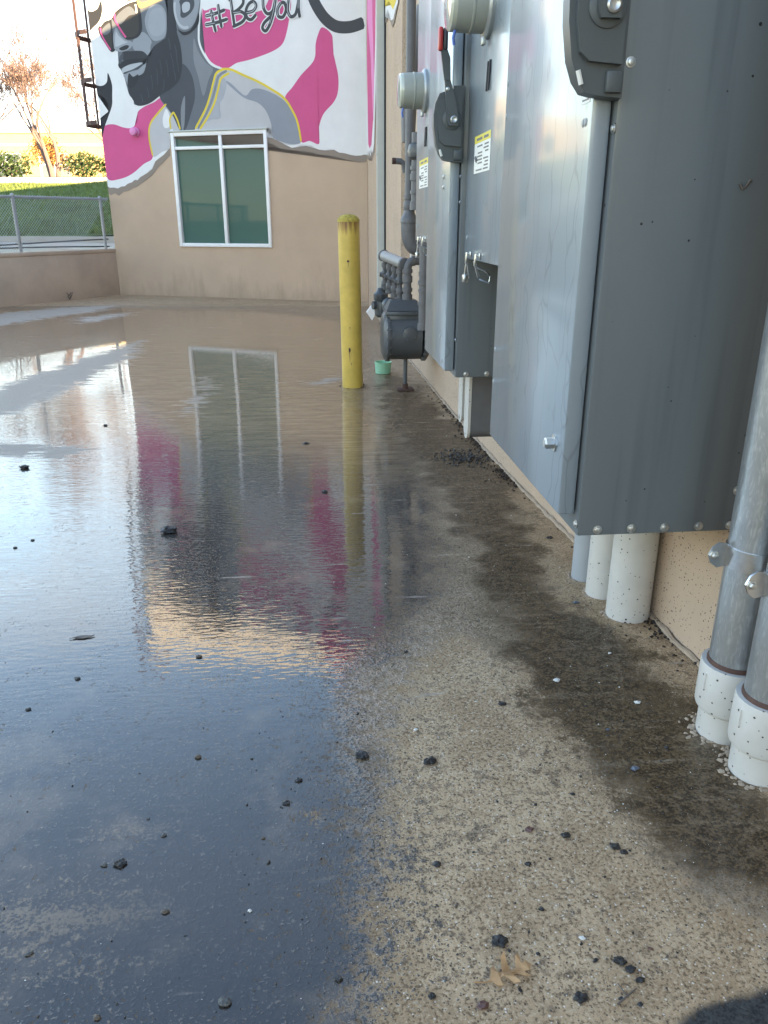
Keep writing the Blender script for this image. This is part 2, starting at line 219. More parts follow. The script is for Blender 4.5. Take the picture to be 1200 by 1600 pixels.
MURAL = (('torn_paper_shadow','p','shadow',((5.054,1.627),(4.962,1.594),(4.862,1.626),(4.787,1.582),(4.683,1.646),(4.572,1.666),(4.472,1.708),(4.389,1.729),(4.275,1.791),(4.16,1.864),(4.048,1.915),(3.974,1.988),(3.916,2.039),(3.787,2.14),(3.69,2.2),(3.651,2.231),(3.61,2.601),(1.771,2.604),(1.776,2.398),(1.648,2.356),(1.557,2.305),(1.465,2.273),(1.374,2.222),(1.281,2.211),(1.164,2.247),(1.049,2.225),(0.958,2.223),(0.868,2.173),(0.766,2.151),(0.674,2.169),(0.595,2.157),(0.494,2.126),(0.371,2.105),(0.238,2.073),(0.127,2.052),(-0.018,2.059),(-0.02,2.7),(5,2.7)),0),('white_ground','p','white',((5.037,1.741),(4.958,1.719),(4.875,1.723),(4.796,1.706),(4.711,1.738),(4.642,1.742),(4.569,1.784),(4.486,1.805),(4.414,1.846),(4.361,1.84),(4.302,1.887),(4.204,1.933),(4.135,1.959),(4.089,2.01),(4.035,2.02),(4,2.093),(3.955,2.144),(3.857,2.204),(3.761,2.253),(3.689,2.324),(3.64,2.353),(3.612,2.604),(1.768,2.606),(1.771,2.486),(1.689,2.474),(1.621,2.433),(1.54,2.407),(1.461,2.361),(1.392,2.33),(1.324,2.299),(1.242,2.307),(1.148,2.344),(1.069,2.322),(0.977,2.33),(0.91,2.285),(0.831,2.259),(0.729,2.247),(0.649,2.264),(0.57,2.253),(0.481,2.208),(0.381,2.196),(0.281,2.17),(0.192,2.154),(0.103,2.157),(0.037,2.17),(-0.018,2.159),(-0.02,5.84),(5,5.84)),0),('pink_patch','p','pink',((4.988,2.674),(4.894,2.745),(4.726,2.756),(4.528,2.699),(4.386,2.689),(4.268,2.748),(4.224,2.842),(4.212,2.935),(4.082,3.009),(3.875,3.073),(3.729,3.135),(3.642,3.039),(3.817,2.891),(3.995,2.74),(4.038,2.552),(3.998,2.214),(4.196,2.104),(4.464,1.944),(4.727,1.864),(4.981,1.868),(4.998,2.185)),1),('black_swirl','p','black',((4.733,3.56),(4.676,3.389),(4.695,3.203),(4.725,3.048),(4.835,2.862),(4.916,2.736),(5.028,2.546),(5.018,2.836),(4.918,2.864),(4.821,2.956),(4.799,3.05),(4.834,3.146),(4.946,3.229),(5.034,3.248),(5.022,3.378),(4.884,3.366),(4.773,3.424)),1),('black_swirl','p','black',((5.033,4.55),(5.055,4.212),(4.91,4.262),(4.775,4.358),(4.706,4.5),(4.714,4.631),(4.788,4.534),(4.874,4.496),(4.954,4.492)),1),('pink_patch','p','pink',((2.808,4.398),(2.832,4.207),(2.885,4.04),(2.836,3.816),(2.725,3.637),(2.543,3.541),(2.403,3.527),(2.257,3.589),(2.006,3.626),(1.696,3.696),(1.512,3.758),(1.403,3.836),(1.336,3.975),(1.283,4.16),(1.242,4.413),(1.342,4.762),(1.803,4.887),(2.345,4.836),(2.728,4.654)),1),('white_gap','p','white',((2.766,4.914),(2.808,4.403),(2.596,4.397),(2.338,4.356),(2.085,4.269),(1.841,4.289),(1.688,4.349),(1.586,4.574),(1.626,4.896),(2.182,5.007)),1),('pink_patch','p','pink',((0.721,4.01),(0.796,3.921),(0.845,3.782),(0.859,3.617),(0.927,3.512),(1.111,3.364),(1.268,3.199),(1.412,3.043),(1.284,2.851),(1.2,2.671),(1.15,2.389),(0.997,2.395),(0.832,2.347),(0.834,2.559),(0.743,2.782),(0.561,2.949),(0.484,3.093),(0.471,3.31),(0.518,3.528),(0.557,3.696),(0.566,3.896)),1),('pink_patch','p','pink',((1.268,5.092),(1.052,4.808),(1.034,4.536),(0.888,4.616),(0.596,4.928),(0.099,4.997),(0.067,5.42),(0.855,5.534)),1),('dark_ring','s','ink',((0.787,4.653),(0.877,4.525),(0.867,4.41),(0.772,4.244),(0.647,4.102),(0.478,4.004),(0.252,3.986),(0.032,4.033)),0.166,1),('shoulder','p','shirt',((2.499,3.507),(2.145,3.411),(1.784,3.245),(1.486,3.084),(1.284,2.851),(1.187,2.62),(1.15,2.389),(1.245,2.345),(1.368,2.342),(1.491,2.377),(1.643,2.448),(1.767,2.482),(1.772,2.607),(3.178,2.621),(3.547,2.61),(3.333,3.052),(2.912,3.344)),1),('shoulder_shade','p','shirtdark',((2.496,3.351),(2.348,3.219),(2.138,3.071),(1.893,2.986),(1.746,2.841),(1.666,2.609),(1.658,2.464),(1.49,2.392),(1.306,2.354),(1.157,2.389),(1.187,2.607),(1.284,2.838),(1.429,3.006),(1.637,3.127),(1.849,3.198),(2.004,3.192),(2.135,3.109),(2.373,3.296)),1),('shoulder_shade','p','shirtmid',((2.682,3.41),(2.464,3.35),(2.514,3.124),(2.622,2.974),(2.605,2.793),(2.769,2.772),(2.897,2.802)),1),('collar','p','shirt',((3.642,3.039),(3.819,2.875),(3.989,2.724),(4.022,2.519),(3.997,2.223),(3.807,2.29),(3.638,2.366),(3.608,2.634),(3.392,2.628),(3.47,2.817)),1),('collar_light','p','white',((3.643,2.962),(3.726,2.826),(3.722,2.685),(3.623,2.679),(3.588,2.821)),1),('neck','p','n2',((2.833,4.697),(2.884,4.28),(2.913,3.972),(2.837,3.764),(2.732,3.609),(2.549,3.516),(2.678,3.41),(2.769,3.185),(2.889,2.929),(3.115,2.631),(3.401,2.64),(3.496,2.812),(3.617,2.964),(3.748,3.146),(3.687,3.455),(3.282,4.001),(3.089,4.715)),1),('neck_shade','p','n1',((3.261,3.626),(3.096,3.447),(3.065,3.139),(3.18,2.851),(3.302,2.627),(3.415,2.63),(3.507,2.822),(3.615,2.984),(3.748,3.146),(3.657,3.279),(3.408,3.394)),1),('neck_light','p','n3',((3.356,2.955),(3.261,3.147),(3.296,2.805),(3.339,2.638),(3.376,2.639)),1),('neck_light','p','n3',((3.007,3.986),(2.942,3.797),(2.814,3.623),(2.692,3.523),(2.789,3.367),(2.907,3.133),(2.977,3.423),(3.039,3.662)),1),('yellow_line','s','yellow',((2.53,3.516),(2.358,3.5),(2.145,3.411),(1.903,3.313),(1.664,3.191),(1.427,3.044),(1.284,2.851),(1.2,2.671),(1.15,2.389)),0.035,1),('yellow_line','s','yellow',((2.482,3.516),(2.629,3.463),(2.698,3.335),(2.768,3.16),(2.885,2.932),(3.11,2.638)),0.035,1),('yellow_line','s','yellow',((2.393,3.452),(2.551,3.379),(2.617,3.23),(2.717,3.004),(2.864,2.801),(3.018,2.63)),0.035,1),('strap_band','s','n3',((2.437,3.486),(2.592,3.418),(2.657,3.282),(2.742,3.082),(2.875,2.867),(3.057,2.636)),0.038,1),('yellow_line','s','yellow',((3.634,3.039),(3.816,2.9),(3.988,2.734),(4.034,2.52),(3.996,2.23)),0.03,1),('yellow_line','s','yellow',((3.507,2.911),(3.589,2.806),(3.587,2.649)),0.03,1),('yellow_line','s','yellow',((3.507,2.911),(3.442,2.785),(3.403,2.635)),0.03,1),('white_outline','s','white',((2.807,4.606),(2.843,4.43),(2.882,4.223),(2.906,4.072),(2.91,3.919),(2.846,3.761),(2.721,3.6),(2.548,3.529)),0.036,1),('head','p','n2',((4.47,3.861),(4.518,3.896),(4.574,3.947),(4.568,4.168),(4.537,4.386),(4.457,4.474),(4.189,4.61),(4.107,4.756),(3.861,4.933),(3.372,5.015),(2.991,4.913),(2.83,4.667),(2.867,4.342),(2.945,4.181),(3.094,4.083),(3.238,4.045),(3.322,3.629),(3.787,3.168),(4.227,3.044),(4.279,3.137),(4.354,3.223),(4.421,3.52),(4.499,3.654),(4.485,3.75)),1),('hair','p','black',((3.444,4.545),(3.452,4.651),(3.801,4.765),(4.044,4.767),(3.859,4.948),(3.37,5.029),(2.97,4.926),(2.819,4.681),(2.847,4.594),(3.016,4.665),(3.257,4.622),(3.329,4.507),(3.348,4.327),(3.313,4.096),(3.48,4.044),(3.495,4.183)),1),('cheek','p','n4',((3.843,4.419),(3.752,4.497),(3.59,4.502),(3.493,4.382),(3.508,4.122),(3.596,4.011),(3.772,3.998),(3.878,4.144),(3.899,4.3)),1),('cheek_light','p','n4b',((3.81,4.356),(3.718,4.449),(3.556,4.447),(3.517,4.292),(3.542,4.124),(3.641,4.06),(3.783,4.076),(3.845,4.204)),1),('cheek','p','n4',((4.163,4.019),(3.961,4.133),(3.813,4),(3.84,3.907),(3.871,3.775),(3.999,3.837),(4.161,3.877)),1),('beard','p','beard',((4.392,3.857),(4.226,3.865),(4.007,3.853),(3.892,3.771),(3.838,3.789),(3.783,3.904),(3.609,3.989),(3.519,4.061),(3.449,4.409),(3.423,4.559),(3.312,4.551),(3.348,4.327),(3.313,4.096),(3.264,3.892),(3.261,3.626),(3.336,3.399),(3.504,3.27),(3.701,3.189),(3.925,3.074),(4.1,3.031),(4.227,3.044),(4.279,3.137),(4.352,3.236),(4.346,3.313),(4.251,3.35),(4.171,3.477),(4.039,3.519),(3.917,3.69),(3.927,3.741),(4.052,3.747),(4.222,3.737),(4.35,3.724),(4.401,3.746)),1),('chin','p','n4',((4.42,3.528),(4.266,3.559),(4.092,3.602),(3.957,3.673),(3.936,3.707),(4.016,3.534),(4.149,3.484),(4.25,3.44),(4.329,3.329),(4.381,3.421)),1),('chin_shade','p','black',((4.313,3.532),(4.234,3.479),(4.125,3.507),(4.186,3.363),(4.322,3.304),(4.362,3.355)),1),('lip','p','black',((4.496,3.686),(4.371,3.731),(4.199,3.748),(3.944,3.742),(4.059,3.693),(4.273,3.672),(4.429,3.618),(4.482,3.621),(4.5,3.646)),1),('lip','p','n5',((4.434,3.61),(4.274,3.664),(4.018,3.682),(4.175,3.606),(4.373,3.554),(4.423,3.537)),1),('lip_shade','p','n1',((4.406,3.552),(4.22,3.592),(4.021,3.663),(4.115,3.587),(4.266,3.565),(4.388,3.527)),1),('moustache_shade','p','n1',((4.485,3.75),(4.44,3.812),(4.377,3.841),(4.407,3.746),(4.462,3.684)),1),('nose','p','n4',((4.568,3.962),(4.543,4.104),(4.472,4.223),(4.402,4.119),(4.307,4.04),(4.207,4.009),(4.175,3.965),(4.253,3.895),(4.416,3.865),(4.539,3.894)),1),('nose_light','p','n5',((4.523,4.008),(4.48,4.163),(4.445,4.114),(4.331,4.021),(4.271,4.002),(4.401,3.969),(4.511,3.943)),1),('nostril','p','black',((4.451,3.916),(4.319,3.957),(4.253,3.942),(4.301,3.897),(4.403,3.883)),1),('glasses_frame','p','black',((4.547,4.402),(4.39,4.504),(4.171,4.586),(4.013,4.613),(3.972,4.504),(3.958,4.288),(3.976,4.15),(4.071,4.058),(4.245,4.033),(4.328,4.073),(4.43,4.22),(4.508,4.337)),1),('lens','p','lens',((4.468,4.397),(4.352,4.475),(4.176,4.548),(4.052,4.555),(4.018,4.415),(4.018,4.261),(4.044,4.138),(4.113,4.083),(4.241,4.068),(4.299,4.098),(4.397,4.229)),1),('lens_light','p','n2',((4.449,4.38),(4.18,4.518),(4.061,4.403),(4.199,4.38),(4.381,4.267)),1),('glasses_frame','p','black',((4.818,4.249),(4.699,4.333),(4.56,4.369),(4.544,4.277),(4.545,4.12),(4.566,3.962),(4.535,3.894),(4.623,3.877),(4.725,4.011),(4.803,4.135)),1),('lens','p','lens',((4.751,4.226),(4.673,4.293),(4.58,4.318),(4.572,4.232),(4.573,4.106),(4.591,3.948),(4.615,3.933),(4.698,4.049)),1),('lens_light','p','n2',((4.749,4.211),(4.609,4.297),(4.576,4.263),(4.595,4.17),(4.718,4.13)),1),('glasses_rim','s','pink',((4.463,4.428),(4.474,4.351),(4.425,4.254),(4.338,4.124),(4.293,4.071)),0.032,1),('glasses_rim','s','pink',((4.777,4.241),(4.769,4.148),(4.703,4.018),(4.619,3.901)),0.028,1),('glasses_rim','s','white',((4.784,4.26),(4.688,4.333),(4.552,4.368),(4.459,4.459),(4.303,4.533),(4.152,4.577),(4.026,4.592)),0.022,1),('temple','p','tan',((4.013,4.613),(3.908,4.561),(3.617,4.617),(3.309,4.686),(3.319,4.597),(3.584,4.554),(3.877,4.48),(3.989,4.487)),1),('hinge','s','white',((4.05,4.54),(4.041,4.478),(4.044,4.409)),0.032,1),('ear','p','n4',((3.334,4.493),(3.288,4.61),(3.112,4.679),(2.899,4.657),(2.841,4.549),(2.887,4.373),(2.972,4.205),(3.11,4.118),(3.248,4.141),(3.311,4.264),(3.332,4.387)),1),('ear_inner','p','n1',((3.217,4.53),(3.101,4.597),(2.967,4.558),(2.948,4.452),(3.023,4.352),(3.153,4.288),(3.219,4.319),(3.197,4.438)),1),('ear_fold','p','n5',((3.174,4.467),(3.11,4.508),(3.033,4.488),(3.042,4.398),(3.125,4.359),(3.173,4.377)),1),('ear_edge','s','n5',((3.303,4.521),(3.318,4.386),(3.278,4.231),(3.186,4.153),(3.087,4.151)),0.04,1),('ear_shade','p','black',((3.293,4.133),(3.193,4.089),(3.071,4.105),(2.962,4.205),(2.874,4.343),(2.902,4.178),(3.055,4.065),(3.198,4.043)),1),('beard_stroke','s','n1',((3.373,3.913),(3.352,3.803),(3.356,3.694)),0.014,1),('beard_stroke','s','n1',((3.467,3.793),(3.437,3.682),(3.43,3.571)),0.014,1),('beard_stroke','s','n1',((3.559,3.704),(3.541,3.576),(3.547,3.449)),0.014,1),('beard_stroke','s','n1',((3.682,3.71),(3.667,3.598),(3.677,3.487)),0.014,1),('beard_stroke','s','n1',((3.759,3.586),(3.751,3.458),(3.768,3.329)),0.014,1),('beard_stroke','s','n1',((3.874,3.495),(3.865,3.382),(3.88,3.269)),0.014,1),('beard_stroke','s','n1',((3.432,3.555),(3.409,3.466),(3.41,3.378)),0.014,1),('beard_stroke','s','n1',((3.981,3.306),(3.958,3.223),(3.959,3.141)),0.014,1),('beard_stroke','s','n1',((3.633,3.42),(3.641,3.332),(3.674,3.244)),0.014,1),('beard_stroke','s','n1',((4.12,3.213),(4.094,3.147),(4.094,3.081)),0.014,1),('beard_stroke','s','n1',((3.484,4.013),(3.461,3.926),(3.462,3.84)),0.014,1),('beard_stroke','s','n1',((3.356,3.694),(3.338,3.598),(3.345,3.503)),0.014,1),('letter_edge','s','white',((2.652,4.369),(2.627,4.219),(2.589,4.048)),0.08,1),('letter_edge','s','white',((2.516,4.439),(2.504,4.283),(2.478,4.102)),0.08,1),('letter_edge','s','white',((2.762,4.287),(2.573,4.312),(2.396,4.353)),0.08,1),('letter_edge','s','white',((2.779,4.163),(2.584,4.18),(2.357,4.222)),0.08,1),('letter_edge','s','white',((2.286,4.511),(2.268,4.34),(2.244,4.1)),0.08,1),('letter_edge','s','white',((2.328,4.474),(2.217,4.536),(2.081,4.527),(2.068,4.421),(2.155,4.344),(2.25,4.303)),0.08,1),('letter_edge','s','white',((2.25,4.303),(2.112,4.306),(2.041,4.242),(2.107,4.163),(2.28,4.107)),0.08,1),('letter_edge','s','white',((2.016,4.288),(1.901,4.304),(1.842,4.371),(1.886,4.432),(1.969,4.403),(2.027,4.312),(2.012,4.217),(1.938,4.189),(1.85,4.254)),0.08,1),('letter_edge','s','white',((1.717,4.468),(1.713,4.328),(1.649,4.249),(1.558,4.283),(1.505,4.43)),0.08,1),('letter_edge','s','white',((1.499,4.441),(1.544,4.27),(1.612,4.11),(1.693,4.015),(1.75,4.059),(1.7,4.139),(1.546,4.235)),0.08,1),('letter_edge','s','white',((1.405,4.389),(1.474,4.3),(1.464,4.206),(1.385,4.19),(1.328,4.279),(1.347,4.373),(1.405,4.389)),0.08,1),('letter_edge','s','white',((1.277,4.426),(1.298,4.278),(1.253,4.186),(1.17,4.211),(1.123,4.336),(1.102,4.426)),0.08,1),('letter_edge','s','white',((1.109,4.404),(1.114,4.289),(1.096,4.162)),0.08,1),('letter_stroke','s','ink',((2.652,4.369),(2.627,4.219),(2.589,4.048)),0.048,1),('letter_stroke','s','ink',((2.516,4.439),(2.504,4.283),(2.478,4.102)),0.048,1),('letter_stroke','s','ink',((2.762,4.287),(2.573,4.312),(2.396,4.353)),0.048,1),('letter_stroke','s','ink',((2.779,4.163),(2.584,4.18),(2.357,4.222)),0.048,1),('letter_stroke','s','ink',((2.286,4.511),(2.268,4.34),(2.244,4.1)),0.048,1),('letter_stroke','s','ink',((2.328,4.474),(2.217,4.536),(2.081,4.527),(2.068,4.421),(2.155,4.344),(2.25,4.303)),0.048,1),('letter_stroke','s','ink',((2.25,4.303),(2.112,4.306),(2.041,4.242),(2.107,4.163),(2.28,4.107)),0.048,1),('letter_stroke','s','ink',((2.016,4.288),(1.901,4.304),(1.842,4.371),(1.886,4.432),(1.969,4.403),(2.027,4.312),(2.012,4.217),(1.938,4.189),(1.85,4.254)),0.048,1),('letter_stroke','s','ink',((1.717,4.468),(1.713,4.328),(1.649,4.249),(1.558,4.283),(1.505,4.43)),0.048,1),('letter_stroke','s','ink',((1.499,4.441),(1.544,4.27),(1.612,4.11),(1.693,4.015),(1.75,4.059),(1.7,4.139),(1.546,4.235)),0.048,1),('letter_stroke','s','ink',((1.405,4.389),(1.474,4.3),(1.464,4.206),(1.385,4.19),(1.328,4.279),(1.347,4.373),(1.405,4.389)),0.048,1),('letter_stroke','s','ink',((1.277,4.426),(1.298,4.278),(1.253,4.186),(1.17,4.211),(1.123,4.336),(1.102,4.426)),0.048,1),('letter_stroke','s','ink',((1.109,4.404),(1.114,4.289),(1.096,4.162)),0.048,1),('letter_gloss','s','n5',((2.658,4.367),(2.634,4.217)),0.01,1),('letter_gloss','s','n5',((2.522,4.437),(2.51,4.281)),0.01,1),('letter_gloss','s','n5',((2.768,4.285),(2.579,4.31)),0.01,1),('letter_gloss','s','n5',((2.786,4.161),(2.59,4.178)),0.01,1),('letter_gloss','s','n5',((2.292,4.509),(2.275,4.338)),0.01,1),('letter_gloss','s','n5',((2.335,4.472),(2.223,4.535),(2.088,4.525)),0.01,1),('letter_gloss','s','n5',((2.256,4.301),(2.119,4.304)),0.01,1),('letter_gloss','s','n5',((2.023,4.286),(1.907,4.302),(1.848,4.369),(1.892,4.43)),0.01,1),('letter_gloss','s','n5',((1.723,4.466),(1.719,4.326)),0.01,1),('letter_gloss','s','n5',((1.505,4.439),(1.55,4.268),(1.618,4.108)),0.01,1),('letter_gloss','s','n5',((1.411,4.387),(1.48,4.299),(1.47,4.204)),0.01,1),('letter_gloss','s','n5',((1.283,4.424),(1.304,4.276),(1.259,4.184)),0.01,1),('letter_gloss','s','n5',((1.115,4.402),(1.12,4.287)),0.01,1))
SIDE = (('side_shadow','shadow',((13.286,4.514),(13.54,2.084),(13.077,2.035),(12.821,2.071),(12.583,1.986),(12.346,2.022),(12.008,2.081),(11.718,2.734),(11.664,4.109))),('side_white','white',((13.311,4.52),(13.56,2.16),(13.201,2.107),(13.002,2.155),(12.821,2.063),(12.573,2.14),(12.342,2.089),(12.112,2.18),(11.816,2.824),(11.691,3.403),(11.664,4.109))),('side_pink','pink',((13.225,4.498),(13.339,3.378),(13.186,2.268),(12.936,2.186),(12.568,2.209),(12.202,2.556),(11.84,3.431),(11.711,4.121))),('side_pink_light','pinklight',((13.104,4.468),(13.157,3.925),(12.604,3.338),(12.308,2.65),(12.207,2.475),(12.016,3.007),(12.246,3.66),(12.316,4.272))),('side_torn_shadow','shadow',((10.431,3.925),(10.426,3.32),(10.273,3.301),(10.054,3.343),(9.84,3.219),(9.635,3.117),(9.442,3.119),(9.2,3.183),(9.027,3.212),(8.992,3.549))),('side_torn_white','white',((10.431,3.925),(10.426,3.384),(10.274,3.352),(10.091,3.388),(9.912,3.288),(9.738,3.204),(9.507,3.168),(9.322,3.209),(9.085,3.225),(9.02,3.557))),('side_yellow','yellow',((10.431,3.925),(10.427,3.486),(10.201,3.462),(9.986,3.45),(9.777,3.356),(9.543,3.263),(9.325,3.267),(9.147,3.289),(9.164,3.594))))
POOL = ((0.756,1.66),(0.691,0.977),(0.817,0.959),(0.94,0.945),(1.157,0.941),(1.397,0.953),(1.631,0.941),(1.788,0.89),(1.99,0.745),(2.244,0.628),(2.677,0.535),(3.358,0.421),(4.387,0.365),(5.314,0.46),(6.028,0.565),(8.873,0.242),(11.328,0.305),(12.805,1.639),(13.626,4.102),(13.205,7.831))
WET = ((0.676,1.617),(0.609,0.919),(0.821,0.892),(1.069,0.872),(1.387,0.849),(1.706,0.764),(1.911,0.607),(1.747,0.501),(1.162,0.459),(0.954,0.414),(0.819,0.301),(1.07,0.059),(1.313,0.115),(1.672,0.111),(1.925,0.15),(2.198,0.215),(2.707,0.127),(3.12,0.062),(4.061,0.017),(5.493,0.02),(7.005,0.023),(9.949,-0.014),(13.231,-0.082),(14.017,8.233))
STAIN = ((7.393,0.321),(6.691,0.151),(5.271,0.058),(4.342,-0.067),(3.652,-0.004),(2.869,0.154),(2.228,0.238),(1.993,0.163),(1.817,0.1),(1.547,0.111),(1.315,0.129),(1.106,0.074),(0.854,0.172),(0.941,0.284),(1.069,0.385),(1.217,0.438),(1.42,0.466),(1.645,0.477),(1.982,0.469),(2.524,0.431),(3.255,0.409),(4.105,0.441),(5.114,0.546))
TANBED_REFLECT = ((4.499,4.194),(5.438,3.567),(4.735,2.139),(4.191,1.257),(3.607,0.667),(4.079,0.193),(5.493,0.02),(7.956,-0.008),(13.026,-0.118),(14.293,1.929),(15.538,4.631),(14.552,10.563))
BARE = ((0.68,1.656),(0.632,1.162),(0.845,1.251),(0.974,1.303),(1.142,1.3),(1.331,1.371),(1.457,1.545),(1.358,2.043))
SILT = (((6.222,3.713),(7.433,3.515),(8.279,3.334),(9.551,2.986),(8.394,2.809),(6.977,2.939),(5.853,3.067),(5.315,3.35)),((12.268,6.113),(13.417,5.072),(13.839,4.147),(12.864,4.231),(11.758,4.859),(10.464,5.399)),((11.794,4.425),(12.734,3.812),(12.285,3.672),(11.249,4.105)),((5.697,1.962),(6.376,1.914),(7.037,1.964),(7.099,1.926),(6.367,1.831),(5.867,1.86),(5.47,1.897)),((6.635,1.096),(6.985,0.811),(6.84,0.674),(6.5,0.934)),((4.591,2.294),(4.81,2.846),(4.672,3.056),(4.484,2.982),(4.368,2.415)))
ASPH = ((0.719,0.542),(0.762,0.489),(0.775,0.429),(0.785,0.292),(0.553,0.324),(0.582,0.637))
DEBRIS = ((3.02,1.609,0.084,'k'),(3.537,0.961,0.034,'k'),(4.554,1.051,0.046,'k'),(4.169,2.566,0.062,'k'),(2.882,2.169,0.022,'k'),(2.967,2.132,0.02,'k'),(5.211,2.386,0.034,'k'),(1.887,1.338,0.023,'b'),(1.798,1.637,0.02,'k'),(1.658,1.714,0.018,'k'),(1.121,1.379,0.028,'k'),(1.121,1.407,0.015,'g'),(1.005,1.279,0.017,'b'),(0.83,1.164,0.025,'g'),(0.824,1.345,0.015,'b'),(0.943,1.478,0.016,'g'),(1.423,1.279,0.02,'b'),(1.323,1.061,0.019,'k'),(1.255,1.085,0.02,'k'),(1.187,1.312,0.014,'g'),(1.236,1.351,0.01,'g'),(1.392,0.925,0.038,'k'),(1.357,0.781,0.036,'k'),(1.064,0.812,0.02,'k'),(0.895,0.739,0.033,'k'),(0.811,0.86,0.015,'k'),(0.788,0.788,0.024,'r'),(0.787,0.641,0.026,'k'),(0.841,0.562,0.026,'k'),(0.826,0.55,0.022,'k'),(0.807,0.543,0.019,'k'),(0.859,0.504,0.012,'r'),(0.888,0.605,0.014,'w'),(1.134,0.624,0.021,'r'),(1.112,0.56,0.022,'k'),(1.075,0.478,0.024,'k'),(1.061,0.467,0.016,'k'),(1.29,0.351,0.024,'u'),(1.66,0.406,0.023,'w'),(1.537,0.243,0.02,'w'),(1.966,-0.004,0.046,'k'),(1.705,-0.001,0.041,'k'),(2.132,0.195,0.026,'u'),(1.993,0.078,0.019,'k'),(0.852,0.996,0.016,'k'),(1.565,0.571,0.025,'k'),(1.857,0.772,0.018,'k'),(2.765,0.089,0.03,'k'),(0.781,0.583,0.011,'k'),(0.867,0.684,0.01,'k'),(1.05,0.65,0.016,'k'),(0.95,0.654,0.013,'k'),(0.847,0.598,0.013,'k'),(1.479,0.794,0.013,'w'),(1.79,0.216,0.014,'w'),(0.769,0.559,0.012,'k'),(1.088,0.741,0.009,'k'),(1.225,0.509,0.013,'k'),(1.435,0.356,0.013,'u'))
LEAF = (0.833,0.739)
PILE = (4.118,0.168)
FLAT = (2.044,1.689)
TWIG = (0.781,0.576)
PILE2 = (4.499,-0.084)

# ------------------------------------------------------------------ material set
mat('stucco', (.50, .365, .265), .9, var=.08, scale=1.3, bump=.002, bscale=260)
speckle('stucco_near', (.51, .385, .285), (.03, .022, .018), .9, 120, .30, .07, bump=.0015)
def foot_stain(m):
    n, l = m.node_tree.nodes, m.node_tree.links; b = n['Principled BSDF']; src = b.inputs['Base Color'].links[0].from_socket
    t = n.new('ShaderNodeTexCoord'); mp = n.new('ShaderNodeMapping'); mp.inputs['Scale'].default_value = (2.2, 2.2, .5); l.new(t.outputs['Object'], mp.inputs['Vector'])
    z = n.new('ShaderNodeTexNoise'); z.inputs['Scale'].default_value = 1.6; z.inputs['Detail'].default_value = 6; z.inputs['Roughness'].default_value = .7; l.new(mp.outputs[0], z.inputs['Vector'])
    sp_ = n.new('ShaderNodeSeparateXYZ'); l.new(t.outputs['Object'], sp_.inputs[0])
    mr = n.new('ShaderNodeMapRange'); mr.inputs['From Min'].default_value = .75; mr.inputs['From Max'].default_value = 0; mr.inputs['To Min'].default_value = -.25; mr.inputs['To Max'].default_value = .10; l.new(sp_.outputs[2], mr.inputs[0])
    ad = n.new('ShaderNodeMath'); l.new(mr.outputs[0], ad.inputs[0]); l.new(z.outputs[0], ad.inputs[1])
    r = n.new('ShaderNodeValToRGB'); r.color_ramp.elements[0].position = .44; r.color_ramp.elements[1].position = .70; r.color_ramp.elements[1].color = (.45, .45, .45, 1); l.new(ad.outputs[0], r.inputs[0])
    mm = n.new('ShaderNodeMix'); mm.data_type = 'RGBA'; mm.inputs['B'].default_value = (.27, .20, .14, 1)
    l.new(r.outputs[0], mm.inputs['Factor']); l.new(src, mm.inputs['A']); l.new(mm.outputs['Result'], b.inputs['Base Color'])
foot_stain(MATS['stucco'])
mat('low_stucco', (.47, .36, .275), .9, var=.16, scale=1.6, bump=.002, bscale=200)
mat('white_frame', (.78, .78, .78), .4, var=.04)
mat('metal_trim', (.47, .50, .48), .45, var=.05)
mat('dark_gap', (.02, .02, .025), .6)
mat('cab_box', (.100, .115, .122), .38, var=.10, scale=3, coat=.15, coatr=.25, stretch=(1, 1, .5))
speckle('cab_side', (.140, .162, .174), (.010, .010, .011), .42, 26, .07, .07, .12, streak=(.106, .123, .133), stretch=(1, 1, .3))
mat('cab_edge', (.105, .125, .14), .35, var=.08)
mat('handle_grey', (.082, .095, .10), .42, var=.06)
mat('grip_red', (.50, .035, .03), .35, var=.1)
mat('grip_dark', (.035, .035, .045), .4)
mat('zinc', (.62, .64, .66), .28, metal=1, var=.12, scale=60)
mat('bolt', (.55, .56, .55), .35, metal=.9, var=.15, scale=90)
mat('meter_case', (.40, .41, .36), .35, var=.06)
mat('meter_ring', (.42, .45, .45), .35, metal=.5, var=.1)
mat('meter_glass', (.62, .63, .52), .12, var=.1, coat=1)
mat('seal_blue', (.05, .12, .45), .4)
mat('sticker', (.80, .80, .76), .5, var=.03)
mat('sticker_yellow', (.75, .62, .08), .5, var=.05)
mat('print', (.16, .16, .16), .6)
mat('gas_grey', (.125, .128, .138), .5, var=.12, scale=14)
mat('gas_dark', (.070, .080, .090), .42, var=.12, scale=12, coat=.2)
mat('gas_light', (.33, .33, .33), .5, var=.1, scale=14)
mat('rusty', (.085, .045, .035), .8, var=.35, scale=30)
mat('ladder_rust', (.085, .045, .04), .75, var=.3, scale=20)
speckle('pvc_white', (.56, .55, .52), (.06, .05, .04), .5, 75, .22, .14)
mat('pvc_grey', (.35, .38, .41), .45, var=.08)
mat('cup_green', (.28, .60, .42), .45, var=.05)
mat('sealant', (.40, .31, .23), .85, var=.25, scale=30)
mat('chunk', (.014, .014, .0145), .5, var=.5, scale=60, bump=.002, bscale=180, coat=.25, coatr=.3)
mat('screw_paint', (.34, .36, .37), .55, var=.1, scale=50)
mat('stone_grey', (.085, .088, .085), .55, var=.6, scale=160, bump=.002, bscale=220, coat=.12, coatr=.3)
mat('stone_brown', (.10, .075, .052), .55, var=.5, scale=160, bump=.002, bscale=220, coat=.12, coatr=.3)
